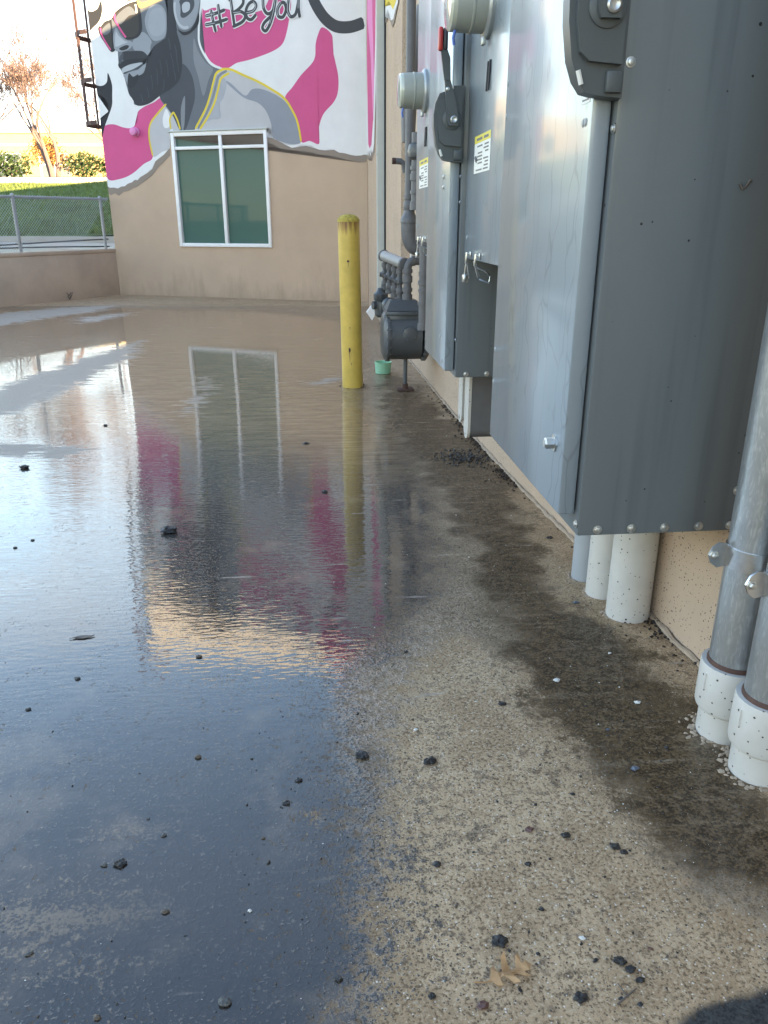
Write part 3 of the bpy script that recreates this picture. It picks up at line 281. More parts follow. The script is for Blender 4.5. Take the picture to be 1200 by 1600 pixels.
mat('stone_red', (.11, .05, .04), .4, var=.3, scale=90, coat=.3)
mat('stone_blue', (.10, .12, .16), .35, var=.3, scale=90, coat=.3)
mat('stone_white', (.62, .62, .59), .5, var=.1, scale=90)
mat('oak_leaf', (.44, .26, .125), .6, var=.2, scale=40)
mat('dead_leaf', (.12, .10, .085), .5, var=.25, scale=40)
mat('bark', (.16, .11, .105), .85, var=.25, scale=14)
mat('leaf_dark', (.035, .065, .018), .5, var=.5, scale=2.5)
mat('leaf_autumn', (.36, .17, .05), .6, var=.35, scale=2)
mat('leaf_bare', (.27, .17, .14), .7, var=.3, scale=2)
mat('weed', (.06, .13, .03), .6, var=.3)
mat('mulch', (.035, .025, .02), .9, var=.4, scale=20)
mat('kerb', (.42, .38, .33), .85, var=.1, scale=3)
mat('road', (.20, .20, .20), .35, var=.25, scale=.7, coat=.7, coatr=.12)
mat('terrain', (.06, .09, .03), .9, var=.3, scale=.4)
mat('brick', (.50, .35, .17), .85, var=.10, scale=2)
mat('brick_trim', (.66, .60, .48), .8, var=.06)
mat('far_glass', (.10, .12, .14), .08, var=.2, coat=1)
mat('galv_fence', (.36, .37, .38), .5, metal=.3, var=.1, scale=20)
mat('window_dark', (.012, .014, .016), .3)
# window glass: green tinted, mirror-like pane
def glass_green():
    m, n, l, b = nodes_of('green_glass')
    b.inputs['Base Color'].default_value = (.070, .135, .112, 1); b.inputs['Roughness'].default_value = .03
    b.inputs['Specular IOR Level'].default_value = .18
    MATS['green_glass'] = m
glass_green()
def bollard_mat():
    m = mat('bollard_paint', (.60, .42, .085), .45, var=.16, scale=9, coat=.2, coatr=.25)
    n, l = m.node_tree.nodes, m.node_tree.links; b = n['Principled BSDF']
    src = b.inputs['Base Color'].links[0].from_socket
    t = n.new('ShaderNodeTexCoord'); mp = n.new('ShaderNodeMapping'); mp.inputs['Scale'].default_value = (60, 60, 2.2); l.new(t.outputs['Object'], mp.inputs['Vector'])
    z = n.new('ShaderNodeTexNoise'); z.inputs['Scale'].default_value = 1; z.inputs['Detail'].default_value = 4; l.new(mp.outputs[0], z.inputs['Vector'])
    sp = n.new('ShaderNodeSeparateXYZ'); l.new(t.outputs['Object'], sp.inputs[0])
    mr = n.new('ShaderNodeMapRange'); mr.inputs['From Min'].default_value = 1.10; mr.inputs['From Max'].default_value = 1.30; l.new(sp.outputs[2], mr.inputs[0])
    m1 = n.new('ShaderNodeMath'); m1.operation = 'MULTIPLY'; l.new(mr.outputs[0], m1.inputs[0]); l.new(z.outputs[0], m1.inputs[1])
    r = n.new('ShaderNodeValToRGB'); r.color_ramp.elements[0].position = .28; r.color_ramp.elements[1].position = .52
    r.color_ramp.elements[1].color = (.9, .9, .9, 1); l.new(m1.outputs[0], r.inputs[0])
    mm = n.new('ShaderNodeMix'); mm.data_type = 'RGBA'; mm.inputs['B'].default_value = (.17, .05, .015, 1)
    l.new(r.outputs[0], mm.inputs['Factor']); l.new(src, mm.inputs['A']); l.new(mm.outputs['Result'], b.inputs['Base Color'])
    m = mat('bollard_cap', (.42, .33, .07), .9, var=.55, scale=38, bump=.006, bscale=60)
bollard_mat()
def galv_mat():
    m = mat('galv', (.40, .425, .44), .38, metal=.7, var=.15, scale=14)
    n, l = m.node_tree.nodes, m.node_tree.links; b = n['Principled BSDF']
    src = b.inputs['Base Color'].links[0].from_socket
    t = n.new('ShaderNodeTexCoord'); mp = n.new('ShaderNodeMapping'); mp.inputs['Rotation'].default_value = (.5, .6, .2); mp.inputs['Scale'].default_value = (150, 150, 30)
    l.new(t.outputs['Object'], mp.inputs['Vector'])
    z = n.new('ShaderNodeTexNoise'); z.inputs['Scale'].default_value = 1; z.inputs['Detail'].default_value = 5; z.inputs['Distortion'].default_value = 1.4; l.new(mp.outputs[0], z.inputs['Vector'])
    r = n.new('ShaderNodeValToRGB'); r.color_ramp.elements[0].position = .50; r.color_ramp.elements[1].position = .64
    r.color_ramp.elements[1].color = (.2, .2, .2, 1); l.new(z.outputs[0], r.inputs[0])
    mm = n.new('ShaderNodeMix'); mm.data_type = 'RGBA'; mm.inputs['B'].default_value = (.95, .96, .96, 1)
    l.new(r.outputs[0], mm.inputs['Factor']); l.new(src, mm.inputs['A']); l.new(mm.outputs['Result'], b.inputs['Base Color'])
    z3 = n.new('ShaderNodeMapRange'); z3.inputs['To Min'].default_value = .28; z3.inputs['To Max'].default_value = .55; l.new(r.outputs[0], z3.inputs[0]); l.new(z3.outputs[0], b.inputs['Roughness'])
galv_mat()
def door_mat():
    """glossy cabinet paint with rain runs standing on it"""
    m = mat('cab_door', (.27, .325, .375), .42, metal=.3, var=.05, scale=4, coat=.7, coatr=.11, spec=.8)
    n, l = m.node_tree.nodes, m.node_tree.links; b = n['Principled BSDF']
    t = n.new('ShaderNodeTexCoord'); mp = n.new('ShaderNodeMapping'); mp.inputs['Scale'].default_value = (9, 9, .8); l.new(t.outputs['Object'], mp.inputs['Vector'])
    d = n.new('ShaderNodeTexNoise'); d.inputs['Scale'].default_value = 6; l.new(t.outputs['Object'], d.inputs['Vector'])
    ad = n.new('ShaderNodeMixRGB'); ad.blend_type = 'ADD'; ad.inputs[0].default_value = .8; l.new(mp.outputs[0], ad.inputs[1]); l.new(d.outputs['Color'], ad.inputs[2])
    v = n.new('ShaderNodeTexVoronoi'); v.feature = 'DISTANCE_TO_EDGE'; v.inputs['Scale'].default_value = 1.3; l.new(ad.outputs[0], v.inputs['Vector'])
    r = n.new('ShaderNodeValToRGB'); r.color_ramp.elements[0].position = .0; r.color_ramp.elements[1].position = .03
    r.color_ramp.elements[0].color = (1, 1, 1, 1); r.color_ramp.elements[1].color = (0, 0, 0, 1); l.new(v.outputs[0], r.inputs[0])
    z = n.new('ShaderNodeTexNoise'); z.inputs['Scale'].default_value = 2.2; l.new(t.outputs['Object'], z.inputs['Vector'])
    m1 = n.new('ShaderNodeMath'); m1.operation = 'MULTIPLY'; l.new(r.outputs[0], m1.inputs[0]); l.new(z.outputs[0], m1.inputs[1])
    wv = n.new('ShaderNodeTexNoise'); wv.inputs['Scale'].default_value = 3; l.new(t.outputs['Object'], wv.inputs['Vector'])
    m2 = n.new('ShaderNodeMath'); m2.operation = 'MULTIPLY_ADD'; m2.inputs[1].default_value = 3.5; l.new(wv.outputs[0], m2.inputs[0]); l.new(m1.outputs[0], m2.inputs[2])
    bp = n.new('ShaderNodeBump'); bp.inputs['Strength'].default_value = .5; bp.inputs['Distance'].default_value = .00035; l.new(m2.outputs[0], bp.inputs['Height'])
    l.new(bp.outputs[0], b.inputs['Normal']); l.new(bp.outputs[0], b.inputs['Coat Normal'])
    src = b.inputs['Base Color'].links[0].from_socket; f = n.new('ShaderNodeMath'); f.operation = 'MULTIPLY'; f.inputs[1].default_value = .9; l.new(m1.outputs[0], f.inputs[0])
    mm = n.new('ShaderNodeMix'); mm.data_type = 'RGBA'; mm.inputs['B'].default_value = (.13, .155, .175, 1); l.new(f.outputs[0], mm.inputs['Factor']); l.new(src, mm.inputs['A']); l.new(mm.outputs['Result'], b.inputs['Base Color'])
door_mat()
PAINT = dict(white=(.71, .71, .71), pink=(.60, .085, .235), pinklight=(.74, .26, .50), black=(.024, .026, .032), ink=(.05, .054, .06), shadow=(.25, .20, .165),
             shirt=(.46, .455, .47), shirtdark=(.25, .27, .31), shirtmid=(.36, .37, .40), yellow=(.70, .53, .05), tan=(.33, .25, .13),
             n1=(.058, .066, .08), n2=(.125, .14, .16), n3=(.20, .215, .235), n4=(.26, .28, .31), n4b=(.30, .32, .35), n5=(.40, .42, .45), beard=(.032, .035, .043), lens=(.045, .042, .04))
for k, c in PAINT.items(): mat('paint_' + k, c, .75, var=.07, scale=2.2)

# ------------------------------------------------------------------ concrete yard (wet)
def sdf(P, poly):
    """signed distance (positive inside) of points P to a polygon"""
    poly = np.array(poly, float); n = len(poly); dist = np.full(len(P), 1e9); inside = np.zeros(len(P), bool)
    for i in range(n):
        a, b = poly[i], poly[(i + 1) % n]; e = b - a; w = P - a
        h = np.clip((w @ e) / (e @ e + 1e-12), 0, 1)
        dist = np.minimum(dist, np.linalg.norm(w - np.outer(h, e), axis=1))
        c = ((a[1] <= P[:, 1]) & (b[1] > P[:, 1])) | ((b[1] <= P[:, 1]) & (a[1] > P[:, 1]))
        with np.errstate(divide='ignore', invalid='ignore'):
            xi = a[0] + (P[:, 1] - a[1]) / (b[1] - a[1]) * (b[0] - a[0])
        inside ^= c & (P[:, 0] < xi)
    return np.where(inside, dist, -dist)
def sstep(x, lo, hi):
    t = np.clip((x - lo) / (hi - lo), 0, 1); return t * t * (3 - 2 * t)

def ground_material():
    m, n, l, b = nodes_of('wet_concrete')
    def N(t, **k):
        x = n.new(t)
        for a, v in k.items(): x.inputs[a].default_value = v
        return x
    def noise(scale, detail=4, rough=.6, vec=None, dist=0):
        x = N('ShaderNodeTexNoise', Scale=scale, Detail=detail, Roughness=rough, Distortion=dist); l.new(vec or obj, x.inputs['Vector']); return x.outputs[0]
    def math_(op, a, c=None, d=None, clamp=False):
        x = n.new('ShaderNodeMath'); x.operation = op; x.use_clamp = clamp
        for i, v in enumerate((a, c, d)):
            if v is None: continue
            if isinstance(v, (int, float)): x.inputs[i].default_value = v
            else: l.new(v, x.inputs[i])
        return x.outputs[0]
    def ramp(v, lo, hi):
        x = n.new('ShaderNodeMapRange'); x.interpolation_type = 'SMOOTHSTEP'; x.inputs[1].default_value = lo; x.inputs[2].default_value = hi; l.new(v, x.inputs[0]); return x.outputs[0]
    def mix(f, a, c):
        x = n.new('ShaderNodeMix'); x.data_type = 'RGBA'
        for i, v in (('Factor', f), ('A', a), ('B', c)):
            if isinstance(v, tuple): x.inputs[i].default_value = (*v, 1)
            elif isinstance(v, (int, float)): x.inputs[i].default_value = v
            else: l.new(v, x.inputs[i])
        return x.outputs['Result']
    def mixf(f, a, c):
        x = n.new('ShaderNodeMix'); x.data_type = 'FLOAT'
        for i, v in ((0, f), (2, a), (3, c)):
            if isinstance(v, (int, float)): x.inputs[i].default_value = v
            else: l.new(v, x.inputs[i])
        return x.outputs[0]
    def attr(k):
        x = n.new('ShaderNodeAttribute'); x.attribute_name = k; return x.outputs['Fac']
    obj = n.new('ShaderNodeTexCoord').outputs['Object']
    def mapped(sc, rot=0):
        x = n.new('ShaderNodeMapping'); x.inputs['Scale'].default_value = sc; x.inputs['Rotation'].default_value = (0, 0, rot); l.new(obj, x.inputs['Vector']); return x.outputs[0]
    pool0, wet0, stain0, silt0, asph0, rip0 = (attr(k) for k in ('pool', 'wet', 'stain', 'silt', 'asph', 'ripple'))
    grain = noise(150, 2, .7); grain2 = noise(42, 3, .7); big = noise(1.3, 3, .6); mid = noise(7, 4, .65)
    streak = noise(1, 3, .6, mapped((3.5, 26, 1), R(8)))
    def cen(g): return math_('SUBTRACT', g, .5)
    # masks with ragged, speckled edges
    def ragged(v, g, k1, k2, lo, hi):
        s1 = math_('MULTIPLY_ADD', cen(g), k1, v)
        s2 = math_('MULTIPLY_ADD', cen(mid), k2, s1)
        return ramp(s2, lo, hi)
    speck = math_('MULTIPLY_ADD', grain, .6, math_('MULTIPLY', grain2, .4))
    pool = ragged(pool0, speck, 3.6, 1.1, .40, .62)
    wet = ragged(wet0, speck, 2.6, 1.6, .32, .72)
    stain = ragged(stain0, speck, 2.8, 2.0, .26, .70)
    stain2 = ramp(streak, .50, .66)
    silt = ragged(silt0, streak, 2.2, .9, .36, .74)
    asph = ragged(asph0, speck, .7, 1.4, .3, .7)
    # dry concrete with aggregate
    vor = N('ShaderNodeTexVoronoi', Scale=230.0, Randomness=1.0); l.new(obj, vor.inputs['Vector'])
    sepc = n.new('ShaderNodeSeparateColor'); l.new(vor.outputs['Color'], sepc.inputs[0])
    dry = mix(ramp(mid, .36, .64), (.385, .265, .158), (.54, .39, .245))
    dry = mix(math_('MULTIPLY', ramp(grain, .48, .37), .72), dry, (.105, .072, .048))
    dry = mix(math_('MULTIPLY', ramp(grain, .56, .66), .5), dry, (.66, .55, .42))
    pit = ramp(math_('MULTIPLY_ADD', cen(mid), .55, grain2), .57, .64)
    dry = mix(math_('MULTIPLY', pit, .38), dry, (.095, .07, .052))
    chip = math_('MULTIPLY', math_('GREATER_THAN', sepc.outputs[0], .86), math_('LESS_THAN', vor.outputs['Distance'], math_('MULTIPLY_ADD', sepc.outputs[1], .35, .08)))
    dry = mix(math_('MULTIPLY', chip, .85), dry, (.74, .69, .60))
    chip2 = math_('MULTIPLY', math_('LESS_THAN', sepc.outputs[0], .06), math_('LESS_THAN', vor.outputs['Distance'], .40))
    dry = mix(math_('MULTIPLY', chip2, .8), dry, (.04, .036, .034))
    dry = mix(math_('MULTIPLY', ramp(big, .48, .66), .30), dry, (.27, .18, .10))
    # water darkens the slab
    wetc = mix(ramp(big, .40, .60), (.20, .142, .090), (.275, .20, .130))
    wetc = mix(math_('MULTIPLY', ramp(streak, .48, .62), .45), wetc, (.34, .255, .17))
    wetc = mix(math_('MULTIPLY', ramp(speck, .51, .41), .85), wetc, (.040, .028, .018))
    wetc = mix(math_('MULTIPLY', ramp(speck, .54, .61), .75), wetc, (.46, .36, .25))
    col = mix(math_('MULTIPLY', wet, .86), dry, wetc)
    col = mix(math_('MULTIPLY', stain, math_('MULTIPLY_ADD', stain2, -.20, .95)), col, mix(ramp(speck, .42, .60), (.032, .019, .008), (.130, .079, .036)))
    deep = mix(ramp(noise(2.6, 4, .65), .53, .68), (.026, .021, .018), (.105, .076, .052))
    deep = mix(math_('MULTIPLY', ramp(speck, .57, .66), .45), deep, (.20, .16, .12))
    bare = math_('MULTIPLY', ramp(math_('MULTIPLY_ADD', cen(speck), 1.2, noise(1, 4, .65, mapped((2.2, 6.0, 1), R(-22)))), .54, .70), .75)
    deep = mix(math_('MULTIPLY', bare, attr('barebed')), deep, (.30, .23, .165))
    deep = mix(attr('tanbed_reflect'), deep, mix(ramp(streak, .42, .60), (.235, .140, .068), (.36, .235, .125)))  # silty tan bed, with the wall's brown reflection painted into its colour
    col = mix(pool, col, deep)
    col = mix(math_('MULTIPLY', silt, .85), col, (.40, .34, .28))
    col = mix(asph, col, mix(ramp(speck, .42, .60), (.026, .026, .027), (.060, .060, .058)))
    l.new(col, b.inputs['Base Color'])
    b.inputs['Roughness'].default_value = .8
    b.inputs['Specular IOR Level'].default_value = .25
    # water film as the coat
    cw = math_('MAXIMUM', pool, math_('MULTIPLY', math_('MULTIPLY', math_('MAXIMUM', wet, math_('MULTIPLY', stain, .6)), math_('MULTIPLY_ADD', stain, -.5, 1.0)), math_('MULTIPLY_ADD', ramp(grain2, .38, .56), .65, .30)), clamp=True)
    cw = math_('MULTIPLY', cw, math_('SUBTRACT', 1.0, math_('MAXIMUM', math_('MULTIPLY', silt, .75), math_('MULTIPLY', math_('MULTIPLY', bare, attr('barebed')), .6))))
    cw = math_('MULTIPLY', cw, math_('MULTIPLY_ADD', asph, -.8, 1.0))
    l.new(cw, b.inputs['Coat Weight']); b.inputs['Coat IOR'].default_value = 1.68
    cr = mixf(pool, .20, mixf(rip0, .012, .035)); cr = mixf(silt, cr, .45)
    l.new(cr, b.inputs['Coat Roughness'])
    # relief
    hg = noise(150, 1, .6); hg2 = noise(42, 1, .6)
    rough_h = math_('ADD', math_('MULTIPLY', hg, .0016), math_('MULTIPLY', hg2, .0024))
    bp = n.new('ShaderNodeBump'); bp.inputs['Strength'].default_value = 1.0; bp.inputs['Distance'].default_value = 1.0
    l.new(rough_h, bp.inputs['Height']); l.new(bp.outputs[0], b.inputs['Normal'])
    r1 = noise(1, 1, .5, mapped((20, 62, 1), R(4))); r3 = noise(1, 1, .5, mapped((5, 15, 1), R(-6)))
    rh = math_('MULTIPLY', math_('ADD', math_('MULTIPLY', r1, .0009), math_('MULTIPLY', r3, .0007)), rip0)
    film = ramp(pool0, .25, .75)
    poke = math_('MULTIPLY', math_('MULTIPLY', ramp(hg, .60, .74), .0012), math_('SUBTRACT', 1.12, pool0, clamp=True))
    wh = math_('ADD', mixf(film, math_('MULTIPLY', rough_h, .8), rh), poke)
    bw = n.new('ShaderNodeBump'); bw.inputs['Strength'].default_value = 1.0; bw.inputs['Distance'].default_value = 1.0
    l.new(wh, bw.inputs['Height']); l.new(bw.outputs[0], b.inputs['Coat Normal'])
    MATS['wet_concrete'] = m
ground_material()

def grid_mesh(name, xs, ys, zfun):
    X, Y = np.meshgrid(xs, ys); Zv = zfun(X, Y); nx, ny = len(xs), len(ys)
    v = np.stack([X.ravel(), Y.ravel(), Zv.ravel()], 1)
    i = np.arange(nx * ny).reshape(ny, nx)
    f = np.stack([i[:-1, :-1].ravel(), i[:-1, 1:].ravel(), i[1:, 1:].ravel(), i[1:, :-1].ravel()], 1)
    me = bpy.data.meshes.new(name); me.from_pydata(v.tolist(), [], f.tolist()); me.shade_smooth()
    return me, v
xs = -np.concatenate([np.linspace(-.3, 2.6, 110), np.linspace(2.66, 6, 60), np.linspace(6.2, 22, 40)])[::-1]
ys = np.concatenate([np.linspace(-14, .2, 20), np.linspace(.3, 5, 190), np.linspace(5.05, 10, 90), np.linspace(10.2, 22, 50)])
rng = np.random.RandomState(3)
def yard_z(X, Y):
    return gz(Y) + .004 * np.sin(X * 1.7 + .6) * np.sin(Y * .9) * np.clip(Y - 2, 0, 1)
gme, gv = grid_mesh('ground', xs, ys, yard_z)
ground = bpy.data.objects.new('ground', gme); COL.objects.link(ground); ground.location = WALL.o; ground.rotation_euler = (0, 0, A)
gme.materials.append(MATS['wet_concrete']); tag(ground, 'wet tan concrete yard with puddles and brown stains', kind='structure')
P = np.stack([gv[:, 1], -gv[:, 0]], 1)      # (s, d)
def put(name, val):
    a = gme.attributes.new(name, 'FLOAT', 'POINT'); a.data.foreach_set('value', np.asarray(val, np.float32))
sp = sdf(P, POOL); put('pool', sstep(sp, -.20, .16 + .04 * P[:, 0]))
put('wet', sstep(sdf(P, WET), -.10, .14)); put('stain', sstep(sdf(P, STAIN) + .03 * np.sin(P[:, 0] * 9 + P[:, 1] * 14) + .02 * np.sin(P[:, 0] * 23 - P[:, 1] * 17), -.13, .15))
silt = np.zeros(len(P))
for q in SILT:
    q = np.array(q); w = .10 + .02 * q[:, 0].mean(); silt = np.maximum(silt, sstep(sdf(P, q), -w, w * 1.1))
put('tanbed_reflect', sstep(sdf(P, TANBED_REFLECT), -.5, .9) * .9)
put('barebed', sstep(sdf(P, BARE), -.15, .25))
put('silt', silt); put('asph', sstep(sdf(P, ASPH), -.02, .03))
put('ripple', np.interp(P[:, 0], [.5, 1.2, 1.7, 2.2, 3.5, 5, 7, 9, 14], [.06, .13, .42, .75, .62, .42, .20, .08, .04]))

# ------------------------------------------------------------------ far ground, road, lawn
b = MB(); b.box((-900, -900, -.9), (900, 900, -.62)); tag(b.build('terrain', 'terrain', frame=WORLD), kind='structure')
def lawn_z(X, Y):
    Yr = Y + .10 * (X + 9)                                   # the bank turns slightly with the kerb
    return np.interp(Yr, [24, 26.4, 28, 33, 39.5, 41.5, 900], [.55, .66, .9, 1.75, 2.72, 2.98, 3.2]) + .03 * np.sin(X * 1.3) * np.sin(Y * .8)
lx = np.concatenate([np.linspace(-300, -45, 8), np.linspace(-42, 6, 60), np.linspace(10, 300, 8)])
ly = np.concatenate([np.linspace(26.6, 43, 60), np.linspace(45, 700, 12)])
lme, lv = grid_mesh('lawn', lx, ly, lawn_z)
# keep the kerb line of the lawn on the skew
lo = bpy.data.objects.new('lawn', lme); COL.objects.link(lo); tag(lo, 'mown green lawn bank beyond the road', kind='structure')
def lawn_mat():
    m = mat('lawn', (.120, .165, .038), .9, var=.3, scale=.55)
    n, l = m.node_tree.nodes, m.node_tree.links; bs = n['Principled BSDF']; src = bs.inputs['Base Color'].links[0].from_socket
    t = n.new('ShaderNodeTexCoord'); mp = n.new('ShaderNodeMapping'); mp.inputs['Scale'].default_value = (1.2, 6, 1); l.new(t.outputs['Object'], mp.inputs['Vector'])
    z = n.new('ShaderNodeTexNoise'); z.inputs['Scale'].default_value = 2.2; z.inputs['Detail'].default_value = 8; z.inputs['Roughness'].default_value = .75; l.new(mp.outputs[0], z.inputs['Vector'])
    r = n.new('ShaderNodeValToRGB'); r.color_ramp.elements[0].position = .42; r.color_ramp.elements[1].position = .62; l.new(z.outputs[0], r.inputs[0])
    mm = n.new('ShaderNodeMix'); mm.data_type = 'RGBA'; mm.inputs['A'].default_value = (.060, .105, .016, 1)
    l.new(r.outputs[0], mm.inputs['Factor']); l.new(src, mm.inputs['B']); l.new(mm.outputs['Result'], bs.inputs['Base Color'])
lawn_mat(); lme.materials.append(MATS['lawn'])
rme, rv = grid_mesh('road', np.linspace(-60, 12, 30), np.linspace(14, 27.2, 20), lambda X, Y: np.interp(Y, [14, 19, 26, 28], [.30, .40, .50, .52]) + 0 * X)
# the road lies behind the low wall: trim everything on the yard side
bm = bmesh.new(); bm.from_mesh(rme)
bmesh.ops.bisect_plane(bm, geom=bm.verts[:] + bm.edges[:] + bm.faces[:], plane_co=LOW.w((0, -.24, 0)), plane_no=LOW.m @ Vector((0, 1, 0)), clear_outer=True)
bmesh.ops.bisect_plane(bm, geom=bm.verts[:] + bm.edges[:] + bm.faces[:], plane_co=(-4.3, 0, 0), plane_no=(1, -.3, 0), clear_outer=True)
bm.to_mesh(rme); bm.free()
ro = bpy.data.objects.new('road', rme); COL.objects.link(ro); rme.materials.append(MATS['road']); tag(ro, 'pale wet road beyond the low wall', kind='structure')
b = MB(); b.prism([(-60, 31.2, .45), (12, 24.0, .45), (12, 24.3, .45), (-60, 31.5, .45)], (0, 0, .22)); tag(b.build('kerb', 'kerb', frame=WORLD), kind='structure')
b = MB(); b.box((-60, 41.2, 2.5), (4, 41.5, 3.10)); tag(b.build('planter_kerb', 'kerb', frame=WORLD), kind='structure')
b = MB(); b.box((-60, 41.5, 2.5), (4, 44.5, 3.14)); tag(b.build('planting_bed', 'mulch', frame=WORLD), kind='structure')

# ------------------------------------------------------------------ the building: mural wall and utility wall
WT0, WT1, WZ0, WZ1 = 1.761, 3.595, .716, 2.592         # window opening
bld = thing('utility_building', 'beige stucco building with a painted mural wall and a utility wall', 'building', MUR, (0, 0, -.168))
b = MB()
H = 5.84; zb = -.4
b.box((0, 0, zb), (WT0, -.3, H)).box((WT1, 0, zb), (5.0, -.3, H)).box((WT0, 0, zb), (WT1, -.3, WZ0)).box((WT0, 0, WZ1), (WT1, -.3, H))
b.box((0, -.3, zb), (5.0, -12, H - .02))
b.build('mural_wall', 'stucco', bld, smooth=False)
MB().box((.0, -4.0, H - .05), (4.96, -18, 7.15)).box((.0, -12, zb), (4.97, -18.1, H)).build('added_shade_block', 'stucco', bld, smooth=False)  # unseen taller block, added so that its shadow falls on the lawn bank
# the utility wall, in its own direction, as seen from the mural frame
def w2m(p):            # WALL coords -> MUR coords
    q = MUR.m.inverted() @ (WALL.w(p) - MUR.o); return q
b = MB()
HW = 5.72
def wbox(bb, s0, s1, z0, z1, d0, d1):
    c = [w2m((-d, s, z)) for s, d, z in ((s0, d0, z0), (s1, d0, z0), (s1, d1, z0), (s0, d1, z0))]
    bb.prism(c, (0, 0, z1 - z0))
# opening for the tall window between s 7.85 and 8.75
wbox(b, 8.75, 13.36, zb, HW, 0, -9); wbox(b, -45, 7.85, zb, HW, 0, -9); wbox(b, 7.85, 8.75, zb, .55, 0, -9); wbox(b, 7.85, 8.75, 4.6, HW, 0, -9)
wbox(b, 7.85, 8.75, .55, 4.6, -.5, -9)
sidewall = b.build('utility_wall', 'stucco_near', bld, smooth=False)
# tall window in the utility wall
tw = MB()
for s0, s1, z0, z1 in ((7.85, 7.93, .55, 4.6), (8.62, 8.75, .55, 4.6), (7.93, 8.62, 2.60, 2.70), (7.93, 8.62, .55, .63), (7.93, 8.62, 4.5, 4.6)):
    wbox(tw, s0, s1, z0, z1, -.10, -.20)
tw = tw.build('tall_window_frame', 'white_frame', bld)
g = MB(); wbox(g, 7.93, 8.62, .63, 4.5, -.14, -.16); g.build('pane', 'window_dark', tw)
# mural window
w = MB(); fw_, dp = .062, .035
w.box((WT0, dp, WZ0), (WT0 + fw_, -.12, WZ1), .004).box((WT1 - fw_, dp, WZ0), (WT1, -.12, WZ1), .004)
w.box((WT0 + fw_, dp - .002, WZ0), (WT1 - fw_, -.12, WZ0 + .06), .004).box((WT0 + fw_, dp - .002, WZ1 - .065), (WT1 - fw_, -.12, WZ1), .004)
win = w.build('window_frame', 'white_frame', bld)
tm = (WT0 + WT1) / 2 - .035
w = MB().box((tm - .03, dp - .006, WZ0 + .06), (tm + .03, -.1, WZ1 - .065), .004); w.build('mullion', 'white_frame', win)
for q0, q1 in ((WT0 + fw_, tm - .03), (tm + .03, WT1 - fw_)):
    MB().box((q0, dp - .010, 2.315), (q1, -.1, 2.365), .004).build('transom', 'white_frame', win)
    MB().box((q0 - .01, -.035, WZ0 + .05), (q1 + .01, -.05, 2.33)).build('pane', 'green_glass', win, smooth=False)
    MB().box((q0 - .01, -.036, 2.35), (q1 + .01, -.051, WZ1 - .055)).build('pane', 'green_glass', win, smooth=False)
MB().box((WT0 - .03, .055, WZ1 + .002), (WT1 + .03, .002, WZ1 + .025), .004).build('head_flashing', 'metal_trim', win)
# mural paint: every painted area is a skin of paint on the wall
mur = None; lift = .004
for name, kind, colr, pts, *rest in MURAL:
    lift += .00012
    bm_ = MB()
    if kind == 'p':
        q = crom(pts, 5) if rest[0] else pts
        q = [(min(max(x, .0), 5.0), z) for x, z in q]
        bm_.poly([(x, lift, z) for x, z in q])
    else:
        wd = rest[0] * .5; q = crom(pts, 6, False); nq = len(q); L, Rr = [], []
        for i, p in enumerate(q):
            t = q[min(i + 1, nq - 1)] - q[max(i - 1, 0)]; t = t / (np.linalg.norm(t) + 1e-9); nn = np.array((-t[1], t[0]))
            e = wd * (1 if 0 < i < nq - 1 else .55)
            L.append(p + nn * e); Rr.append(p - nn * e)
        for i in range(nq - 1):
            bm_.bm.faces.new([bm_.bm.verts.new((min(max(float(v[0]), 0), 5), lift, float(v[1]))) for v in (L[i], L[i + 1], Rr[i + 1], Rr[i])])
        bmesh.ops.remove_doubles(bm_.bm, verts=bm_.bm.verts, dist=1e-5)
    o = bm_.build(name, 'paint_' + colr, bld if name in ('white_ground',) else mur or bld, smooth=False)
    if name == 'white_ground':
        o.name = 'mural_paint'; mur = o
        o['label'] = 'mural of a bearded man in sunglasses with pink patches and hand lettering'
for i, (name, colr, pts) in enumerate(SIDE):
    bm_ = MB(); bm_.poly([w2m((-.004 - .0012 * i, s, z)) for s, z in pts]); bm_.build(name, 'paint_' + colr, sidewall, smooth=False)
# joint sealant along the foot of the utility wall
bm_ = MB(); pts = []
for s in np.arange(.6, 13.2, .05 if True else .1): pts.append(w2m(G(s, .008 + random.uniform(-.004, .004), .004 + random.uniform(-.003, .004))))
bm_.tube(pts, [random.uniform(.006, .011) for _ in pts], 6); bm_.build('joint_sealant', 'sealant', bld)
# downspout
dsp = MB(); wbox(dsp, 10.42, 10.55, .22, 3.62, .02, .105); dsp = dsp.build('downspout', 'metal_trim', bld)
x = MB(); wbox(x, 10.42, 10.55, 3.62, 5.6, .02, .105); x.build('painted_length', 'paint_yellow', dsp)
x = MB(); wbox(x, 10.415, 10.555, 1.93, 1.955, .012, .112); x.build('band', 'metal_trim', dsp)
x = MB(); x.prism([w2m(p) for p in ((-.03, 10.42, .22), (-.105, 10.42, .22), (-.25, 10.42, .03), (-.18, 10.42, -.07))], w2m((0, .13, 0)) - w2m((0, 0, 0))); x.build('outlet', 'white_frame', dsp)
x = MB(); wbox(x, 10.405, 10.417, .22, 5.6, .0, .022); x.build('shadow_gap', 'dark_gap', dsp)

# painted round fixture on the mural
f = thing('wall_fixture', 'small round pink-painted fixture on the pink patch of the mural', 'fixture', MUR, (4.287, .02, 2.62))
MB().lathe((4.287, .01, 2.62), [(.075, 0), (.075, .02), (.05, .03)], (0, 1, 0)).build('base', 'paint_pinklight', f)
MB().lathe((4.287, .04, 2.62), [(.045, 0), (.065, .02), (.072, .05), (.06, .08), (.03, .095)], (0, 1, 0)).build('globe', 'paint_pinklight', f)

